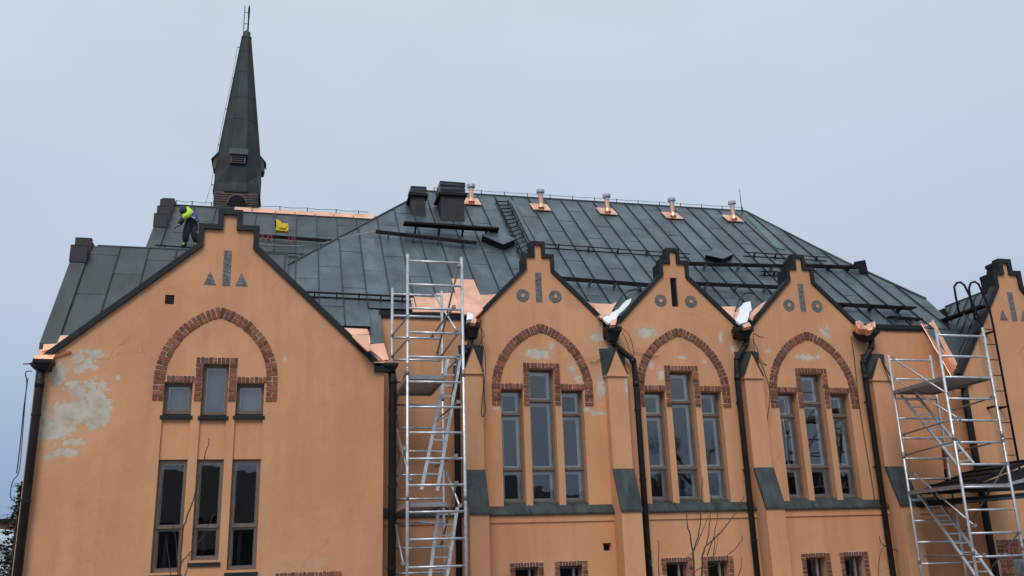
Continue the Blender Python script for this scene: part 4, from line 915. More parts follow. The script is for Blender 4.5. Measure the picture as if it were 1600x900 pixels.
# louvred lucarnes on four sides
for k in range(4):
    ang = k*math.pi/2; Rm = Matrix.Rotation(ang, 3, 'Z'); zl0 = at(370, 256, YT).z; zl1 = at(370, 228, YT).z; hh = zl1-zl0
    tr_ = lambda x, y, z: Vector((sx, cyy, 0))+Rm @ Vector((x, y, 0))+Vector((0, 0, z))
    W_ = .245; yo = -tw*1.13; yi = -wm*.8
    m2 = MB(); m2.prism([tr_(-W_, yo, zl0), tr_(-W_, yi, zl0-.04), tr_(-W_, yi, zl1), tr_(-W_, yo+.08, zl1-.16), tr_(-W_, yo, zl1-.30)], tr_(W_, 0, 0)-tr_(-W_, 0, 0)); lu = m2.build('lucarne', 'wood_louvre', tur)
    m2 = MB(); m2.prism([tr_(-W_-.04, yo-.07, zl1-.36), tr_(-W_-.04, yi, zl1+.10), tr_(-W_-.04, yi, zl1+.13), tr_(-W_-.04, yo-.07, zl1-.33)], tr_(W_+.05, 0, 0)-tr_(-W_-.05, 0, 0)); m2.build('lucarne_roof', 'patina_dark', lu)
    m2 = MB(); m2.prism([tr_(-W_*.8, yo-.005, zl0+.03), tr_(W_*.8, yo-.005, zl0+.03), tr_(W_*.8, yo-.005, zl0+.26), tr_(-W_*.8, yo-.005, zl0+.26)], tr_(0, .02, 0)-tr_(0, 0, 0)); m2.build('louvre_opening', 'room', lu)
    m2 = MB()
    for q_ in range(3): m2.prism([tr_(-W_*.8, yo-.02, zl0+.06+q_*.075), tr_(W_*.8, yo-.02, zl0+.06+q_*.075), tr_(W_*.8, yo-.02, zl0+.085+q_*.075), tr_(-W_*.8, yo-.02, zl0+.085+q_*.075)], tr_(0, .012, 0)-tr_(0, 0, 0))
    m2.build('louvre', 'wood_louvre', lu)
# finial: two rods with cross pieces
zf_ = at(383, 8, cyy).z
mb = MB(); mb.tube([(sx+.03, cyy, ztop+.2), (sx+.03, cyy, zf_)], [.035, .018], 6); mb.tube([(sx+.03, cyy, zf_-.55), (sx+.03, cyy, zf_-.2), (sx+.03, cyy, zf_-.05)], [.03, .042, .03], 6); mb.tube([(sx-.12, cyy, ztop+.05), (sx-.12, cyy, zf_-.02)], .014, 5)
for dz in (.3, .75): mb.tube([(sx-.12, cyy, zf_-dz), (sx+.03, cyy, zf_-dz)], .012, 5)
mb.build('finial', 'iron', tur)
for pts, st in (([(371, 73), (363, 122), (352, 170), (341, 226), (330, 288), (321, 318)], 1), ([(391, 86), (397, 138), (401, 192), (404, 300), (408, 330)], -1)):
    P_ = [at(x, y, cyy-.1) for x, y in pts]; mb = MB(); mb.tube(P_, .008, 4); cb = mb.build('lightning_conductor', 'iron', tur)
    for p in P_[:-1]: m2 = MB(); m2.tube([p, p+Vector((st*.13, .1, 0))], .014, 5); m2.build('standoff', 'iron', cb)
# ================================================================== RIGHT GABLED WING
rw = thing('gabled_wing', 'orange gabled wing at the right edge with a black ladder on its wall', 'building', (15.3, 0, GZ))
rx0 = 13.72; cx_ = 15.30
gr = [(rx0, 3.46), (15.02, 5.40), (15.02, 5.70), (15.215, 5.70), (15.215, 5.965), (15.365, 5.965), (15.365, 5.70), (15.57, 5.70), (15.57, 5.40), (16.95, 3.46)]
q = at(1562, 868, YW); rwn = (q.x+.05, q.z)
rwb = at(1556, 843, YW)
hole_ = [(rwb.x+.30, -2.2), (rwb.x+1.6, -2.2), (rwb.x+1.6, rwb.z-.30), (rwb.x+.30, rwb.z-.30)]
mb = MB(); holed(mb, ([(rx0, GZ)]+gr+[(18.5, 3.46), (18.5, GZ)])[::-1], [hole_], YW, .25); mb.build('wall', 'main_wall', rw)
mb = MB(); mb.add([(rx0, YW, GZ), (rx0, YW, 3.46), (XR, -.001, 4.60), (XR, -.001, GZ)], [(0, 1, 2, 3)]); mb.add([(XR, .02, 4.6), (rx0+.3, .02, 3.4)], []) ; mb.build('wall', 'main_wall', rw)
mb = MB(); mb.box(15.03, 15.56, YW+.3, YW+.36, 5.0, 5.69); mb.box(15.22, 15.36, YW+.3, YW+.36, 5.69, 5.955)
mb.prism([(x, YW+.004, z) for x, z in [(rx0+.05, 3.0), (rx0+.05, 3.5), (15.02, 5.40), (15.02, 3.0)]], (0, .12, 0)); mb.prism([(x, YW+.004, z) for x, z in [(15.57, 3.0), (15.57, 5.40), (16.9, 3.5), (16.9, 3.0)]], (0, .12, 0)); mb.build('wall', 'main_wall', rw)
coping([(rx0-.03, 3.42)]+gr[1:-1]+[(17.0, 3.44)], YW-.05, YW+.14, .105, 'coping', 'flash', rw)
for x0, x1, z in ((14.97, 15.24, 5.725), (15.35, 15.61, 5.725), (15.17, 15.41, 6.0)): MB().box(x0, x1, YW+.14, YW+.42, z-.05, z+.03).build('coping', 'flash', rw)
MB().box(14.98, 15.018, YW+.141, YW+.42, 5.25, 5.73).build('step_cladding', 'flash', rw); MB().box(15.18, 15.21, YW+.141, YW+.40, 5.71, 5.99).build('step_cladding', 'flash', rw)
ornaments(rw, 15.27, YW, 'tri', dz=-.14)
# its left roof slope
O4 = Vector((rx0+.02, YW+.14, 3.44)); R4b = Vector((15.06, YW+.14, 5.42)); U4 = Vector((0, 1, 0)); V4 = (R4b-O4).normalized(); L4 = (R4b-O4).length; P4 = plane(O4, U4, V4)
vy = (5.42-4.65)/.92-(YW+.14)
tri4 = [(0, 0), (0, L4), (vy+.12, L4), ((4.60-4.65)/.92-(YW+.14)+.02, L4*(4.62-3.44)/1.98), (.55, L4*.50)]
tri4 = [(0, 0), (0, L4), (vy+.12, L4), (.66, L4*.56)]
mb = MB(); mb.prism([(13.53, -.03, 4.60), (14.52, -.06, 4.61), (13.78, YW+.14, 3.50), (rx0+.01, YW+.14, 3.45)], (0, .05, -.03)); mb.build('valley_sheet', 'patina', rw)
rf4 = slab([tri4], 'roof', 'dusty', rw, O4, U4, V4, .04); sheet_roof(rf4, O4, U4, V4, tri4, .27, 1.1, u0=0, seamh=.03)
mb = MB(); mb.prism([R4b, (16.9, YW+.14, 3.44), (16.9, 3, 3.44), (15.06, 3, 5.42)], (0, 0, -.04)); mb.build('roof', 'patina', rw)
mb = MB(); mb.tube([R4b+Vector((0, 0, .02)), R4b+Vector((0, vy+.1, .02))], .022, 6); mb.build('ridge_cap', 'patina_seam', rw)
walk4a, walk4b = on(1456, 509, P4, .22), on(1540, 479, P4, .22)
mb = MB(); mb.bar(walk4a, walk4b, .03, .05); mb.bar(walk4a-Vector((.16, 0, .0)), walk4b-Vector((.16, 0, .0)), .03, .04); mb.bar(walk4a-Vector((.08, 0, -.02)), walk4b-Vector((.08, 0, -.02)), .16, .012); wo = mb.build('roof_walkway', 'iron', rw)
for t in (.25, .7):
    q_ = walk4a.lerp(walk4b, t); MB().bar(q_-Vector((.14, 0, 0)), q_+Vector((.10, 0, -.30)), .04, .03).build('bracket', 'galv', wo)
# tall wall ladder with the two hoop handrails
L_ = [at(1532, 500, YW-.22), at(1546, 630, YW-.22), at(1563, 700, YW-.22), at(1569, 735, YW-.22)]; Rr_ = [at(1548, 498, YW-.22), at(1571, 600, YW-.22), at(1583, 690, YW-.22), at(1592, 735, YW-.22)]
LA, LB = at(1534, 510, YW-.22), at(1569, 738, YW-.22); RA, RB = at(1552, 510, YW-.22), at(1590, 738, YW-.22)
LB.x = LA.x; RB.x = RA.x
hoop1 = [at(x, y, YW-.22) for x, y in ((1499, 492), (1493, 462), (1491, 448), (1495, 442), (1501, 441), (1507, 446), (1515, 462), (1524, 484))]
hoop2 = [at(x, y, YW-.22) for x, y in ((1524, 500), (1517, 470), (1514, 450), (1517, 442), (1523, 440), (1529, 444), (1537, 462), (1546, 482))]
mb = MB(); mb.tube(hoop1+[LA, LB], .024, 8); mb.tube(hoop2+[RA, RB], .024, 8); wl = mb.build('wall_ladder', 'iron', rw, smooth=True)
k = 0; z = LA.z-.06
while z > LB.z: MB().tube([(LA.x, YW-.22, z), (RA.x, YW-.22, z)], .010, 6).build('rung', 'iron', wl); z -= .33
for z in (LA.z-.1, LA.z-1.7, LA.z-2.9):
    for x in (LA.x, RA.x): MB().tube([(x, YW-.22, z), (x-.03, YW, z)], [.018, .03], 6).build('bracket', 'iron', wl)
# pipe at the corner, its box, window and low porch roof
pp = pipe_px(rw, ((1493, 596), (1512, 606)), [(1507, 604), (1508, 620), (1525, 752)], YW-.09, r=.07)
MB().box(rx0-.02, rx0+.16, YW-.10, YW-.0, 3.26, 3.36).build('eave_box', 'flash', rw)
BR = Bricks(); bb = MB(); bx0, bx1, bz = rwb.x, rwb.x+1.9, rwb.z
bb.box(bx0, bx0+.30, YW-.002, YW+.02, -2.2, bz-.30); bb.box(bx0, bx1, YW-.002, YW+.02, bz-.30, bz); bo = bb.build('brick_surround', 'mortar', rw)
for k in range(7):
    z = bz-.30-.081*(k+.5)
    for q_ in range(2): BR.add(bo, (bx0+.15*(q_+.5), z), 0, .135, .066, YW-.014)
for k in range(3): BR.add(bo, (bx0+.05, bz-.045-.085*k), 0, .09, .07, YW-.014); BR.add(bo, (bx0+.15, bz-.045-.085*k), 0, .09, .07, YW-.014)
for k in range(20): BR.add(bo, (bx0+.245+.081*k, bz-.15+.074), 0, .066, .14, YW-.014); BR.add(bo, (bx0+.245+.081*k, bz-.15-.076), 0, .066, .14, YW-.014)
BR.flush(rw)
window(rw, hole_[0][0], hole_[1][0], -2.2, hole_[2][1], YW+.08, (), fw=.09, inner=True)
# porch roof
YP = -2.1
p0, p1 = at(1509, 757, YP), at(1612, 716, YP)
porch = []
mb = MB(); mb.prism([p0, p1, p1+Vector((0, 1.3, .0)), p0+Vector((0, 1.3, .0))], (0, 0, -.07)); po = mb.build('porch_roof', 'iron', rw)
q0, q1 = at(1503, 786, YP), at(1606, 778, YP)
MB().prism([q0, q1, q1+Vector((0, 1.3, 0)), q0+Vector((0, 1.3, 0))], (0, 0, .10)).build('porch_fascia', 'iron', rw)
MB().prism([q0+Vector((-.02, -.03, -.0)), q1+Vector((0, -.03, 0)), q1+Vector((0, -.03, .05)), q0+Vector((-.02, -.03, .035))], (0, .03, 0)).build('fascia_board', 'ledge', rw)
q2, q3 = at(1546, 765, YP), at(1606, 752, YP)
MB().prism([q2, q3, q3+Vector((0, 0, .07)), q2.lerp(q3, .4)+Vector((0, 0, .04)), q2+Vector((0, 0, .02))], (0, .05, 0)).build('torn_sheet', 'galv', rw)
MB().prism([at(1514, 770, YP+.05), at(1606, 766, YP+.05), at(1606, 728, YP+.05), at(1530, 757, YP+.05)], (0, .02, 0)).build('porch_gable', 'pipe', rw)
for k in range(4): a = p0.lerp(p1, .15+k*.24); MB().bar(a+Vector((0, -.02, .015)), a+Vector((0, 1.3, .015)), .03, .035).build('batten', 'iron', po)
# loose copper gutter between hall eave and the wing
g0, g1 = at(1440, 507, -.02), at(1489, 592, YW-.02)
d = (g1-g0); side = Vector((.19, .10, .02)); dn = Vector((0, 0, -.10))
a0, b0, c0, d0 = g0, g0+dn, g0+side+dn*.9, g0+side*1.25+Vector((0, 0, .04)); mb = MB()
sec = lambda p, s=1: [p+Vector((-.03, -.03, .0)), p+dn*s+Vector((.02, -.02, 0)), p+Vector((.10, .06, .0))*s, p+Vector((.30, .12, .07))*s, p+Vector((.36, .05, .13))*s]
S = [sec(g0.lerp(g1, t), 1.0-.15*t) for t in (0, .2, .4, .6, .8, 1)]
for i in range(5):
    for v in S[i]: v += Vector((random.uniform(-.006, .006),)*3)
vs = [v for s_ in S for v in s_]; fs = [(5*i+j, 5*i+j+1, 5*i+6+j, 5*i+5+j) for i in range(5) for j in range(4)]
mb.add(vs, fs); cg = mb.build('copper_gutter', 'copper'); cg.modifiers.new('t', 'SOLIDIFY').thickness = .010
tag(cg, 'long bent chute of new copper hanging from the right end of the hall eave', 'gutter')
MB().tube([s_[0] for s_ in S], .012, 6).build('rolled_lip', 'copper', cg)
mb = MB(); pts = [(1477, 565), (1490, 568), (1504, 566), (1500, 575), (1499, 583), (1488, 582), (1484, 574)]; patch('copper_sheet', pts, P4, .06, 'copper', rw, crumple=.03)
# ================================================================== SCAFFOLD TOWERS
def scaffold(name, label, near, far, Yn, Yf, n_r, f_r, zfoot=GZ, ntop=None, grp='aluminium scaffold towers'):
    """near/far: ((x_left,y_top),(x_right,y_top)) of the two ladder frames in the photograph; rungs .4 m apart"""
    t = thing(name, label, 'scaffold', (at(*near[0], Yn).x, (Yn+Yf)/2, GZ), grp)
    fr = []
    for (l, r), Y, rr in ((near, Yn, n_r), (far, Yf, f_r)):
        a, b = at(*l, Y), at(*r, Y); fr.append((a, b))
        for p in (a, b):
            pts = [(p.x, Y, GZ), (p.x, Y, p.z)]
            m2 = MB(); m2.tube(pts, .026, 10); o = m2.build('upright', 'alu', t, smooth=True)
            zc = p.z-2.03
            while zc > GZ: MB().tube([(p.x, Y, zc-.06), (p.x, Y, zc+.06)], .031, 10).build('spigot', 'alu_dull', o, smooth=True); zc -= 2.0
            MB().tube([(p.x, Y, GZ+.05), (p.x, Y, GZ)], .07, 10).build('foot', 'alu_dull', o)
        z = at(l[0], rr[0], Y).z; step = rr[1]; tilt = 0
        while z > GZ+.2:
            MB().tube([(a.x, Y, z), (b.x, Y, z)], .021, 8).build('rung', 'alu', t, smooth=True); z -= step
    return t, fr
def brace(t, p, Y0, q, Y1, m='alu_dull', r=.017):
    a, b = at(*p, Y0), at(*q, Y1); o = MB().tube([a, b], r, 8).build('brace', m, t, smooth=True)
    for e in (a, b): MB().box(e.x-.03, e.x+.03, e.y-.03, e.y+.03, e.z-.028, e.z+.028).build('brace_hook', 'alu_dull', o)
def stair(t, l0, l1, r0, r1, Y0, Y1, n, m='alu'):
    A, B_, C, D = at(*l0, Y0), at(*l1, Y1), at(*r0, Y0), at(*r1, Y1)
    mb = MB(); mb.bar(A, B_, .03, .055, (1, 0, 0)); mb.bar(C, D, .03, .055, (1, 0, 0)); o = mb.build('ladder', m, t)
    for k in range(n): s_ = (k+.6)/n; MB().bar(A.lerp(B_, s_), C.lerp(D, s_), .035, .025).build('ladder_rung', m, o)
def deck(t, x0, x1, y0, y1, z, m='deck'):
    mb = MB(); mb.box(x0, x1, y0, y1, z-.012, z+.01); o = mb.build('platform', m, t)
    m2 = MB(); m2.box(x0-.03, x0, y0, y1, z-.05, z+.02); m2.box(x1, x1+.03, y0, y1, z-.05, z+.02); m2.box(x0, x1, y0-.03, y0, z-.05, z+.02); m2.box(x0, x1, y1, y1+.03, z-.05, z+.02); m2.build('platform_rim', 'alu_dull', o)
Yn, Yf = -2.25, -.55
t1, fr = scaffold('scaffold_tower', 'tall narrow aluminium scaffold tower standing between the left wing and the first gable', ((637, 397), (721, 402)), ((613, 450), (690, 455)), Yn, Yf, (407.5, .415), (459.5, .415))
(na, nb), (fa, fb) = fr
for p, Y0, q, Y1, m in (((717, 415), Yn, (683, 553), Yf, 'alu_dull'), ((679, 461), Yf, (713, 516), Yn, 'alu'), ((709, 480), Yn, (675, 525), Yf, 'alu_dull'), ((637, 495), Yn, (613, 524), Yf, 'alu_dull'),
    ((637, 530), Yn, (613, 557), Yf, 'alu_dull'), ((716, 520), Yn, (690, 556), Yf, 'alu_dull'), ((716, 560), Yn, (685, 592), Yf, 'alu_dull'), ((716, 628), Yn, (682, 656), Yf, 'alu_dull'),
    ((712, 712), Yn, (682, 728), Yf, 'alu_dull'), ((690, 720), Yf, (718, 790), Yn, 'alu'), ((617, 660), Yf, (640, 748), Yn, 'alu_dull'), ((713, 755), Yn, (690, 850), Yf, 'alu_dull'), ((637, 570), Yn, (618, 632), Yf, 'alu_dull'), ((632, 700), Yn, (616, 815), Yf, 'alu_dull'), ((716, 556), Yn, (700, 660), Yf, 'alu_dull'), ((630, 880), Yn, (617, 812), Yf, 'alu_dull')): brace(t1, p, Y0, q, Y1, m)
Ym = (Yn+Yf)/2
stair(t1, (700, 560), (658.5, 765), (719, 560), (683, 767), Ym, Ym-.2, 12); stair(t1, (685, 794), (668, 930), (714.5, 793), (694, 930), Ym, Ym-.2, 8)
zp = at(640, 592, Yn).z; deck(t1, na.x+.02, na.x+.62, Yn+.08, Yf-.08, zp+.06); zp2 = at(640, 792, Yn).z; deck(t1, na.x+.02, na.x+.62, Yn+.08, Yf-.08, zp2+.05)
Yn2, Yf2 = -2.6, -.95
t2, fr2 = scaffold('scaffold_tower', 'leaning looking aluminium scaffold tower with stair ladders against the right end of the hall', ((1462, 514), (1535, 512)), ((1388, 555), (1453, 555)), Yn2, Yf2, (523.5, .40), (562, .40))
(a2, b2), (c2, d2) = fr2
for p, Y0, q, Y1, m in (((1395, 560), Yf2, (1480, 615), Yn2, 'alu'), ((1397, 592), Yf2, (1498, 654), Yn2, 'alu'), ((1411, 679), Yf2, (1491, 654), Yn2, 'alu_dull'), ((1491, 640), Yf2, (1551, 621), Yn2, 'alu_dull'),
    ((1417.6, 710), Yf2, (1497, 688), Yn2, 'alu_dull'), ((1500, 704), Yf2, (1567, 688), Yn2, 'alu_dull'), ((1428.5, 740), Yf2, (1522, 821), Yn2, 'alu'), ((1447, 869), Yf2, (1536, 867), Yn2, 'alu_dull'),
    ((1506, 832), Yf2, (1573, 724), Yn2, 'alu_dull'), ((1546, 891), Yf2, (1592, 832), Yn2, 'alu_dull')): brace(t2, p, Y0, q, Y1, m)
Ym2 = (Yn2+Yf2)/2
stair(t2, (1408, 618), (1496, 727), (1432, 618), (1521, 724), Yf2-.2, Yn2+.5, 9); stair(t2, (1434.7, 770), (1545, 930), (1456.5, 769), (1572, 930), Yf2-.2, Yn2+.5, 11)
z1_ = at(1478, 588, Yn2).z; deck(t2, at(1481, 588, Yn2).x, b2.x-.02, Yn2+.05, Yf2-.05, z1_); z2_ = at(1512, 758, Yn2).z; deck(t2, a2.x+.1, b2.x-.02, Yn2+.05, Yf2-.05, z2_)
a, b, c = at(1472, 700, Yf2+.05), at(1477, 733, Yf2+.05), at(1479, 750, Yf2+.05)
st_ = MB(); st_.bar(a, b, .035, .012); st_.bar(a+Vector((.03, 0, .02)), b+Vector((.05, 0, 0)), .03, .012); so2 = st_.build('strap', 'red'); tag(so2, 'red lashing strap hanging from a rung of the right scaffold', 'strap'); MB().bar(b, c-Vector((0, 0, -.05)), .05, .03).build('buckle', 'iron', so2)
# ================================================================== ROOFER
def skin_fig(chains, name, m, parent, lvl=1, root=0):
    """chains: lists of (point, radius); joined where points coincide; grown into one skin"""
    vs = []; es = []; rs = []
    def idx(p, r):
        for i, v in enumerate(vs):
            if (v-p).length < 1e-4: return i
        vs.append(p); rs.append(r); return len(vs)-1
    for ch in chains:
        pr_ = None
        for p, r in ch:
            i = idx(Vector(p), r)
            if pr_ is not None: es.append((pr_, i))
            pr_ = i
    off = wloc(parent)
    me = bpy.data.meshes.new(name); me.from_pydata([tuple(v-off) for v in vs], es, []); o = link(name, me, parent)
    sk = o.modifiers.new('skin', 'SKIN'); sk.use_smooth_shade = True; sk.branch_smoothing = .6
    for i, r in enumerate(rs): 
        rr = r if isinstance(r, tuple) else (r, r); me.skin_vertices[0].data[i].radius = rr
    me.skin_vertices[0].data[root].use_root = True
    sb = o.modifiers.new('sub', 'SUBSURF'); sb.levels = lvl; sb.render_levels = lvl
    dg = bpy.context.evaluated_depsgraph_get(); dg.update(); ev = o.evaluated_get(dg); nm = bpy.data.meshes.new_from_object(ev)
    o.modifiers.clear(); nm.materials.clear(); nm.materials.append(M[m]); nm.name = name; o.data = nm; return o
F0 = on(289, 383.5, R2, .16); F1 = on(311, 385, R2, .12); YF = F0.y
pxm = (F0-CAM).dot(Fv)/FPX                     # metres per pixel where he stands
def pp_(x, y, dy=0): return at(x, y, YF+dy)
man = thing('person', 'roof worker in a bright yellow jacket and black trousers bending down beside the roof edge', 'person', (F0.x, F0.y, F0.z))
hipL, hipR = pp_(294.5, 350, -.02), pp_(304.5, 349.5, .05); pel = pp_(299.5, 345, .02)
kL, kR = pp_(290.5, 366, -.08), pp_(303, 366, -.02); aL, aR = pp_(290, 381, .04), pp_(309, 381.5, .08)
waist = pp_(300.5, 340, .02); chest = pp_(298, 332.5, -.05); neckp = pp_(291, 327.5, -.12); sh1 = pp_(291, 334, -.24); sh2 = pp_(295, 328, .10)
head = pp_(287.5, 329, -.20)
# one body: trousers and jacket are sleeves over it
skin_fig([[(pel, .10), (waist, .095), (chest, .105), (neckp, .055), (head, .05)], [(pel, .10), (hipL, .07), (kL, .05), (aL, .035)], [(pel, .10), (hipR, .07), (kR, .05), (aR, .035)],
          [(chest, .105), (sh1, .05), (pp_(286, 343, -.28), .036), (pp_(281, 351, -.30), .028)], [(chest, .105), (sh2, .05), (pp_(285, 343, -.02), .036), (pp_(279, 352, -.12), .028)]], 'body', 'skin', man)
skin_fig([[(pel, (.185, .15)), (waist, (.17, .13))], [(pel, (.185, .15)), (hipL, .125), (kL, .10), (pp_(289.5, 379, 0), .088)], [(pel, (.185, .15)), (hipR, .125), (kR, .10), (pp_(308, 379.5, .05), .088)]], 'trousers', 'trouser', man)
jk = skin_fig([[(waist+Vector((0, 0, .01)), (.18, .14)), (chest, (.26, .20)), (neckp, .15)], [(chest, (.26, .20)), (sh1, .13), (pp_(286.5, 341.5, -.28), .078)], [(chest, (.26, .20)), (sh2, .13), (pp_(286, 341, -.03), .075)]], 'jacket', 'hivis', man, lvl=2)
for e, w2 in ((pp_(286, 342, -.28), pp_(281.5, 350, -.30)), (pp_(285.5, 342, -.03), pp_(280, 350.5, -.12))):
    MB().tube([e, e.lerp(w2, .5), w2], [.064, .055, .045], 10).build('sleeve', 'trouser', man, smooth=True)
for wv_, tgt in ((pp_(281, 351, -.30), pp_(275.5, 353.5, -.32)), (pp_(279.5, 351.5, -.12), pp_(274, 355, -.16))):
    dd = (tgt-wv_).normalized(); sd_ = dd.cross(Vector((0, 1, 0))).normalized(); ch = [[(wv_, .032), (wv_.lerp(tgt, .35), .036), (wv_.lerp(tgt, .62), .030)]]
    hnd = skin_fig(ch, 'glove', 'grey', man)
    pc = wv_.lerp(tgt, .60)
    for k in range(4):
        o_ = Vector((0, 1, 0))*(.024*(k-1.5)); ln = (.07, .08, .075, .06)[k]; MB().tube([pc+o_, pc+o_+dd*ln*.55, pc+o_+dd*ln-Vector((0, 0, .03))], [.012, .011, .008], 6).build('finger', 'grey', hnd, smooth=True)
    MB().tube([wv_.lerp(tgt, .3)+Vector((0, -.03, 0)), wv_.lerp(tgt, .5)+Vector((0, -.06, -.01)), wv_.lerp(tgt, .7)+Vector((0, -.055, -.02))], [.014, .012, .009], 6).build('thumb', 'grey', hnd, smooth=True)
# head with dark hood, hanging below the shoulders
mb = MB(); 
def ell(c, r, m, name, n=10, parent=man):
    mb = MB(); vs = []; fs = []
    for i in range(1, n):
        for j in range(n*2): th = math.pi*i/n; ph = math.pi*j/n; vs.append((c.x+r[0]*math.sin(th)*math.cos(ph), c.y+r[1]*math.sin(th)*math.sin(ph), c.z+r[2]*math.cos(th)))
    k = len(vs); vs += [(c.x, c.y, c.z+r[2]), (c.x, c.y, c.z-r[2])]; m2 = n*2
    for i in range(n-2):
        for j in range(m2): fs.append((i*m2+j, i*m2+(j+1) % m2, (i+1)*m2+(j+1) % m2, (i+1)*m2+j))
    for j in range(m2): fs.append((k, j, (j+1) % m2)); fs.append((k+1, (n-2)*m2+(j+1) % m2, (n-2)*m2+j))
    mb.add(vs, fs); return mb.build(name, m, parent, smooth=True)
head = pp_(286.2, 329.5, -.24)
hd_ = ell(head, (.10, .11, .12), 'hair', 'hood'); fc = head+Vector((-.022, .02, -.065)); ell(fc, (.068, .07, .085), 'skin', 'face', parent=hd_)
ell(fc+Vector((-.068, -.01, -.01)), (.016, .012, .022), 'skin', 'nose', 6, hd_)
for s_ in (-1, 1): ell(fc+Vector((-.056, s_*.028-.01, .02)), (.010, .012, .008), 'iron', 'eye', 6, hd_)
ell(fc+Vector((-.058, -.01, -.045)), (.010, .026, .007), 'red', 'mouth', 6, hd_)
# boots, harness
for a_, f_ in ((aL, -1), (aR, -1)):
    skin_fig([[(a_+Vector((0, 0, .02)), .05), (a_+Vector((.01, 0, -.04)), .05), (a_+Vector((-.10, -.02, -.055)), .038)]], 'boot', 'trouser', man)
    MB().tube([a_+Vector((-.01, -.0, -.02)), a_+Vector((-.06, -.05, -.025))], .03, 6).build('boot_tab', 'hivis', man)
h_pts = [pp_(292, 341, -.19), pp_(297, 337, -.20), pp_(303, 333, -.15), pp_(307, 330, -.02)]
MB().tube(h_pts, .02, 6).build('harness', 'blue', man); MB().tube([pp_(300, 337, -.16), pp_(306, 341, -.15), pp_(310.5, 346, -.06), pp_(309, 341, .0), pp_(306.5, 335, -.05)], .02, 6).build('harness', 'blue', man)
MB().tube([pp_(299, 338.5, -.18), pp_(304, 341.5, -.17), pp_(308, 345.5, -.10)], .024, 6).build('reflective_band', 'galv', man)
MB().tube([pp_(309, 362, -.05), pp_(307.5, 364, -.05), pp_(306.5, 368, -.04), pp_(308.5, 374, -.03)], .012, 6).build('lanyard', 'snow', man)
# yellow bag hung on the guard rail
yb_ = on(440, 362, R2, .35).y; mb = MB()
P_ = [at(x, y, yb_) for x, y in ((431.5, 346), (434, 346.5), (438, 349), (440.5, 352.5), (450, 353), (450.5, 364.5), (447, 365), (431, 363), (432, 356))]
mb = MB(); n = len(P_); c = sum(P_, Vector())/n
mb.prism(P_, (0, -.14, .02)); c2 = P_[3]; mb.prism([c2+Vector((-.12, -.15, .0)), c2+Vector((.12, -.15, -.02)), c2+Vector((.10, -.16, -.14)), c2+Vector((-.08, -.15, -.12))], (0, -.02, 0))
yo_ = mb.build('jacket', 'yellow'); tag(yo_, 'bright yellow cloth hung over the guard rail of the left roof', 'cloth'); MB().tube([at(430, 344, yb_-.02), at(430.5, 352, yb_-.04), at(433, 358, yb_-.05)], .018, 6).build('strap', 'iron', yo_)
for x in (410, 415, 420, 425, 455, 460):
    pass
mb = MB()
for x in (408, 412, 418, 421, 424, 452, 457, 460): a = at(x, 366+(x-408)*.08, yb_-.02); mb.tube([a, a+Vector((random.uniform(-.05, .05), 0, -.12-random.random()*.08))], .014, 5)
tag(mb.build('strap', 'red'), 'dull red cord ends tied below the guard rail near the yellow cloth', 'strap')
# ================================================================== CABLES, TWIGS
def cable(pts, Y, label, r=.009, name='cable'):
    P = [at(x, y, Y) for x, y in pts]; Q = []
    for i in range(len(P)-1):
        for k in range(4):
            t = k/4; p0 = P[max(i-1, 0)]; p1, p2 = P[i], P[i+1]; p3 = P[min(i+2, len(P)-1)]
            Q.append(.5*((2*p1)+(p2-p0)*t+(2*p0-5*p1+4*p2-p3)*t*t+(3*p1-p0-3*p2+p3)*t**3))
    Q.append(P[-1]); o = MB().tube(Q, r, 5).build(name, 'cable'); tag(o, label, 'cable'); return o
cable([(751, 500), (752, 515), (753, 530), (748, 545), (750, 565), (756, 590), (754, 620), (752, 645), (755, 651), (758, 643), (757, 620), (756, 600)], -.3, 'black cable with a long loop hanging beside the first buttress')
cable([(752, 512), (757, 525), (752, 530), (757, 548), (759, 570), (757, 600)], -.28, 'thin black cable crossing the looped one right of the first hopper', .006)
cable([(972, 513), (982, 522), (988, 538), (990, 556), (984, 548), (978, 530), (972, 520)], -.22, 'loop of thin cable right of the second hopper', .006)
cable([(921, 565), (930, 567), (938, 561), (946, 560)], -.03, 'short thin cable running level on the wall left of the second buttress', .006)
cable([(990, 550), (1004, 553), (1018, 558), (1030, 556)], -.03, 'short thin cable on the wall right of the second downpipe', .005)
cable([(1177, 520), (1178, 540), (1181, 560), (1190, 568), (1198, 571), (1188, 562), (1183, 545), (1176, 530)], -.25, 'tangle of thin cable right of the third hopper', .007)
cable([(1178, 521), (1187, 526), (1194, 527)], -.22, 'short stiff cable end sticking out right of the third hopper', .009)
cable([(1183, 556), (1190, 570), (1196, 586), (1201, 602), (1203, 620), (1199, 655)], -.15, 'long cable trailing down beside the third arch', .008)
cable([(1330, 525), (1336, 570), (1341, 620), (1350, 680), (1362, 750), (1374, 830)], -.03, 'thin dark cable running down the wall left of the fourth downpipe', .007)
cable([(1374, 838), (1378, 850), (1395, 858), (1404, 861)], -.25, 'short dark cable end curling across the foot of the fourth downpipe', .009)
cable([(1373, 900), (1374, 872), (1380, 856), (1388, 850)], -.2, 'thin curved cable left of the fourth downpipe low on the wall', .006)
cable([(1376, 560), (1384, 580), (1392, 600), (1398, 612)], -.28, 'dark cable sloping down the right side of the fourth gablet', .012)
cable([(617, 640), (622, 660), (618, 690), (624, 710), (617, 740), (622, 760)], -.1, 'twisted black cable behind the left scaffold', .008)
cable([(50, 580), (40, 582), (42, 600), (37, 640), (31, 700), (26, 740)], YW+.1, 'cable hanging free left of the left wing downpipe', .009)
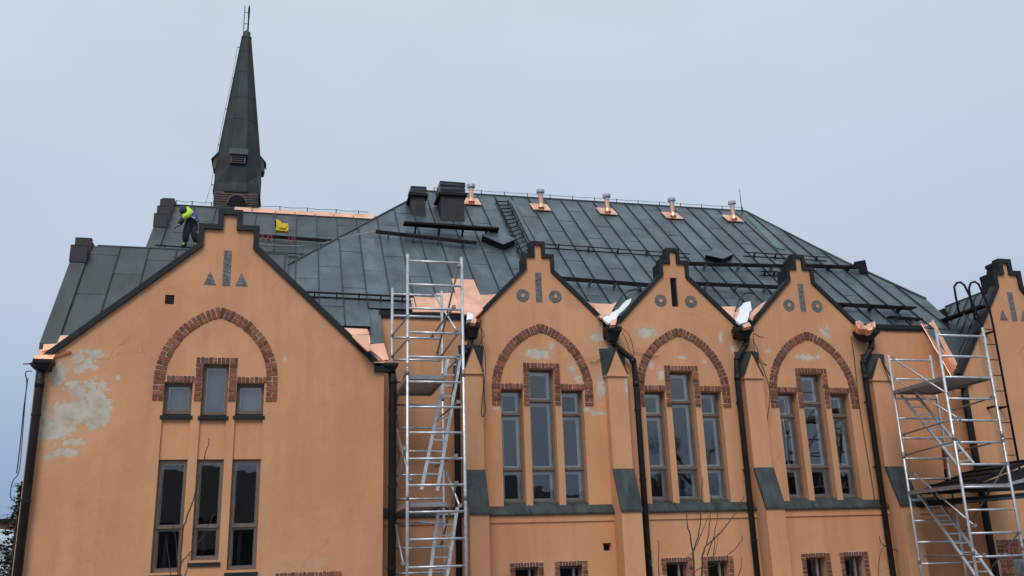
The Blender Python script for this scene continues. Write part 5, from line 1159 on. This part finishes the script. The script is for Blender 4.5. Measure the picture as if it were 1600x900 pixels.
cable([(44, 590), (40, 620), (36, 670), (30, 735), (20, 752), (16, 775), (22, 782)], YW+.2, 'second cable hanging free by the left corner, curled at its end', .007)
cable([(36, 569), (46, 568), (54, 565)], YW-.15, 'short stiff wire poking out from the left hopper', .010)
def bush_hose(pts, pl, lift, label):
    P = [on(x, y, pl, lift) for x, y in pts]; o = MB().tube(P, .016, 6).build('hose', 'cable'); tag(o, label, 'hose')
bush_hose([(963, 478), (972, 463), (981, 455), (992, 452), (1002, 453)], M1, .12, 'black hose arching over the snow left of the middle gable')
bush_hose([(1149, 487), (1154, 470), (1161, 460), (1170, 457), (1180, 460), (1184, 470)], M1, .16, 'black hose arching over the snow left of the third gable')
def twig(pts, Y, r0, r1, parent, name='stem'):
    P = [at(x, y, Y) for x, y in pts]
    Q = []
    for i in range(len(P)-1):
        for k in range(3): q = P[i].lerp(P[i+1], k/3); Q.append(q+Vector((random.uniform(-.008, .008), 0, random.uniform(-.005, .005))))
    Q.append(P[-1]); n = len(Q); m2 = MB(); m2.tube(Q, [r0+(r1-r0)*i/(n-1) for i in range(n)], 5)
    for i in range(2, n, 3): d_ = Vector((random.choice((-1, 1))*.014, 0, .018)); m2.tube([Q[i], Q[i]+d_], [r1*1.1, r1*.7], 4)
    return m2.build(name, 'twig', parent)
YB = -3.2
bush = thing('bare_shrub', 'leafless shrub with thin upright brown stems in front of the basement windows', 'shrub', (at(1090, 900, YB).x, YB, GZ))
for pts, r0, r1 in (([(1084, 930), (1084, 890), (1083, 862), (1078, 835), (1074, 820), (1073, 800)], .018, .006), ([(1083, 870), (1083, 862), (1091, 838), (1095, 815), (1096, 780), (1098, 745)], .014, .005), ([(1083, 862), (1090, 850), (1098, 830), (1107, 803)], .009, .004),
    ([(1098, 930), (1097, 880), (1098, 866), (1103, 853), (1116, 842), (1126, 832), (1140, 815), (1151, 800), (1163, 776)], .016, .005), ([(1104, 853), (1107, 835), (1109, 815), (1112, 790), (1113, 760)], .010, .004), ([(1105, 868), (1111, 852), (1116, 835), (1120, 812), (1124, 785)], .010, .004),
    ([(1115, 872), (1117, 850), (1117, 838)], .007, .004), ([(1116, 868), (1121, 850), (1125, 828)], .006, .003), ([(1136, 868), (1146, 860), (1158, 846), (1161, 837)], .007, .004), ([(1030, 930), (1029, 880), (1029, 848), (1027, 845)], .008, .004),
    ([(1027, 930), (1021, 900), (1017, 882), (1016, 874)], .007, .004), ([(1085, 895), (1090, 890), (1097, 887), (1112, 884), (1127, 878)], .007, .003), ([(1152, 905), (1158, 885), (1159, 871)], .007, .003), ([(1083, 862), (1079, 866), (1074, 872)], .006, .003)): twig(pts, YB+random.uniform(-.15, .15), r0, r1, bush)
YB2 = -5.5
bush2 = thing('bare_sapling', 'thin bare sapling with few curved twigs in front of the left wing windows', 'shrub', (at(285, 900, YB2).x, YB2, GZ))
for pts, r0, r1 in (([(279, 960), (281, 895), (283, 850), (288, 820), (292, 806), (303, 780), (313, 740), (322, 706), (326, 696), (326, 685)], .012, .004), ([(283, 880), (290, 872), (300, 860), (318, 838), (330, 813), (335, 802)], .007, .003), ([(266, 960), (267, 900), (262, 870), (260, 845)], .006, .003), ([(279, 900), (275, 850), (270, 820)], .006, .003), ([(289, 900), (294, 880), (296, 866)], .006, .003)): twig(pts, YB2, r0, r1, bush2)
# ================================================================== SURROUNDINGS
g_ = MB(); g_.add([(-400, -300, GZ), (500, -300, GZ), (500, 900, GZ), (-400, 900, GZ)], [(0, 1, 2, 3)]); go = g_.build('ground', 'ground'); go['kind'] = 'structure'
bh = simple('house_white', (.62, .66, .68), .8, var=.06); br_ = simple('far_brick', (.20, .07, .05), .9, var=.2, vscale=8); fw_ = simple('far_roof', (.55, .60, .64), .7, var=.08); dark_ = simple('far_dark', (.03, .03, .035), .8)
yh = 22
e0, e1 = at(-60, 806, yh), at(30, 850, yh)
wh_ = thing('white_house', 'small white house with a pale snowy roof at the far left edge', 'house', (e0.x, yh, GZ))
rdg, eav = at(-30, 832, yh), at(17, 862, yh)
MB().prism([(eav.x, yh, GZ), (eav.x, yh, eav.z), (rdg.x, yh, rdg.z), (2*rdg.x-eav.x, yh, eav.z), (2*rdg.x-eav.x, yh, GZ)], (0, 7, 0)).build('wall', bh, wh_)
MB().prism([(eav.x+.35, yh-.4, eav.z-.1), (eav.x+.30, yh-.4, eav.z+.10), (rdg.x, yh-.4, rdg.z+.22), (rdg.x, yh-.4, rdg.z)], (0, 8, 0)).build('roof', fw_, wh_)
MB().prism([(2*rdg.x-eav.x-.35, yh-.4, eav.z-.1), (2*rdg.x-eav.x-.30, yh-.4, eav.z+.10), (rdg.x, yh-.4, rdg.z+.22), (rdg.x, yh-.4, rdg.z)], (0, 8, 0)).build('roof', fw_, wh_)
yk = 34
k0, k1 = at(-90, 811, yk), at(40, 811, yk); bk = thing('brick_house', 'dark red brick house behind the white one at the far left', 'house', (k0.x, yk, GZ))
MB().box(k0.x, k1.x, yk, yk+8, GZ, at(0, 813, yk).z).build('wall', br_, bk); MB().box(k0.x-.2, k1.x+.2, yk-.2, yk+8, at(0, 815, yk).z, at(0, 811, yk).z).build('roof', 'iron', bk)
MB().box(k0.x-.05, k1.x+.05, yk-.12, yk, at(0, 831, yk).z, at(0, 828, yk).z).build('string_course', bh, bk)
# conifers
leafm = simple('conifer_green', (.035, .055, .035), .9, var=.35, vscale=3); barkm = simple('bark', (.09, .06, .045), .9, var=.3)
def conifer(x, y, ztop, h, rad, label, n=900):
    t = thing('conifer', label, 'tree', (x, y, GZ)); MB().tube([(x, y, GZ), (x, y, ztop)], [h*.02, .02], 7).build('trunk', barkm, t)
    mb = MB()
    for k in range(n):
        s_ = random.random()**.8; z = ztop-s_*h*.8; a = random.random()*6.283; r = rad*(s_*.9+.06)*random.uniform(.3, 1.05); c = Vector((x+r*math.cos(a), y+r*math.sin(a), z-r*.25))
        d_ = Vector((math.cos(a), math.sin(a), random.uniform(-.5, .15))).normalized()*random.uniform(.12, .3); s2 = d_.cross(Vector((0, 0, 1))).normalized()*.07
        mb.add([c-s2, c+s2, c+d_, c-Vector((0, 0, .08))], [(0, 1, 2), (0, 3, 1)])
    mb.build('crown', leafm, t)
p = at(20, 752, 14); conifer(p.x+.25, 14, p.z, p.z-GZ, 1.3, 'dark green conifer half hidden behind the left corner of the building')
p = at(14, 846, 16); conifer(p.x+.2, 16, p.z, p.z-GZ, 1.6, 'low dark evergreen below the white house at the left edge', 700)
# the house across the yard, behind the viewer, that the windows mirror
oh = thing('opposite_house', 'dark roofed house across the yard, seen only mirrored in the windows of the left wing', 'house', (-3, -42, GZ))
MB().box(-13, 4, -52, -42, GZ, 2.6).build('wall', dark_, oh)
MB().prism([(-13.5, -41.5, 2.4), (-13.5, -47, 5.9), (-13.5, -52.5, 2.4)], (18, 0, 0)).build('roof', 'dusty', oh)
oh2 = thing('opposite_house', 'long low dark roofed house across the yard, seen only mirrored in the tall hall windows', 'house', (17, -42, GZ))
MB().box(7, 27, -52, -42, GZ, 2.2).build('wall', dark_, oh2); MB().prism([(6.5, -41.5, 2.0), (6.5, -47, 5.0), (6.5, -52.5, 2.0)], (21, 0, 0)).build('roof', 'dusty', oh2)
oh3 = thing('opposite_house', 'dark gabled house far across the yard, mirrored only in the last hall windows', 'house', (38, -44, GZ))
MB().box(31, 45, -54, -44, GZ, 3.4).build('wall', dark_, oh3); MB().prism([(31, -43.5, 3.3), (38, -43.5, 6.0), (45, -43.5, 3.3)], (0, -11, 0)).build('roof', 'dusty', oh3)
def bare_tree(x, y, h, label, seed):
    rnd = random.Random(seed); t = thing('bare_tree', label, 'tree', (x, y, GZ)); tr_ = MB(); tr_.tube([(x, y, GZ), (x+rnd.uniform(-.3, .3), y, GZ+h*.35), (x, y, GZ+h*.8)], [h*.025, h*.018, .02], 7); tr_.build('trunk', barkm, t); mb = MB()
    def br(p, d, l, r, k):
        q = p+d*l; m_ = p+d*l*.5+Vector((rnd.uniform(-.1, .1), rnd.uniform(-.1, .1), 0))*l; mb.tube([p, m_, q], [r, r*.8, r*.55], 4, False)
        if k:
            for _ in range(3): br(p.lerp(q, rnd.uniform(.4, 1)), (d+Vector((rnd.uniform(-.8, .8), rnd.uniform(-.8, .8), rnd.uniform(-.1, .6)))).normalized(), l*.62, r*.5, k-1)
    for i in range(16): a = rnd.random()*6.28; br(Vector((x, y, GZ+h*rnd.uniform(.25, .75))), Vector((math.cos(a)*.8, math.sin(a)*.8, .8)).normalized(), h*.25, h*.008, 3)
    mb.build('crown', barkm, t)
bare_tree(24, -34, 11, 'bare tree across the yard, mirrored in the third set of tall windows', 3); bare_tree(9, -38, 8, 'smaller bare tree across the yard, mirrored in the first tall windows', 4)
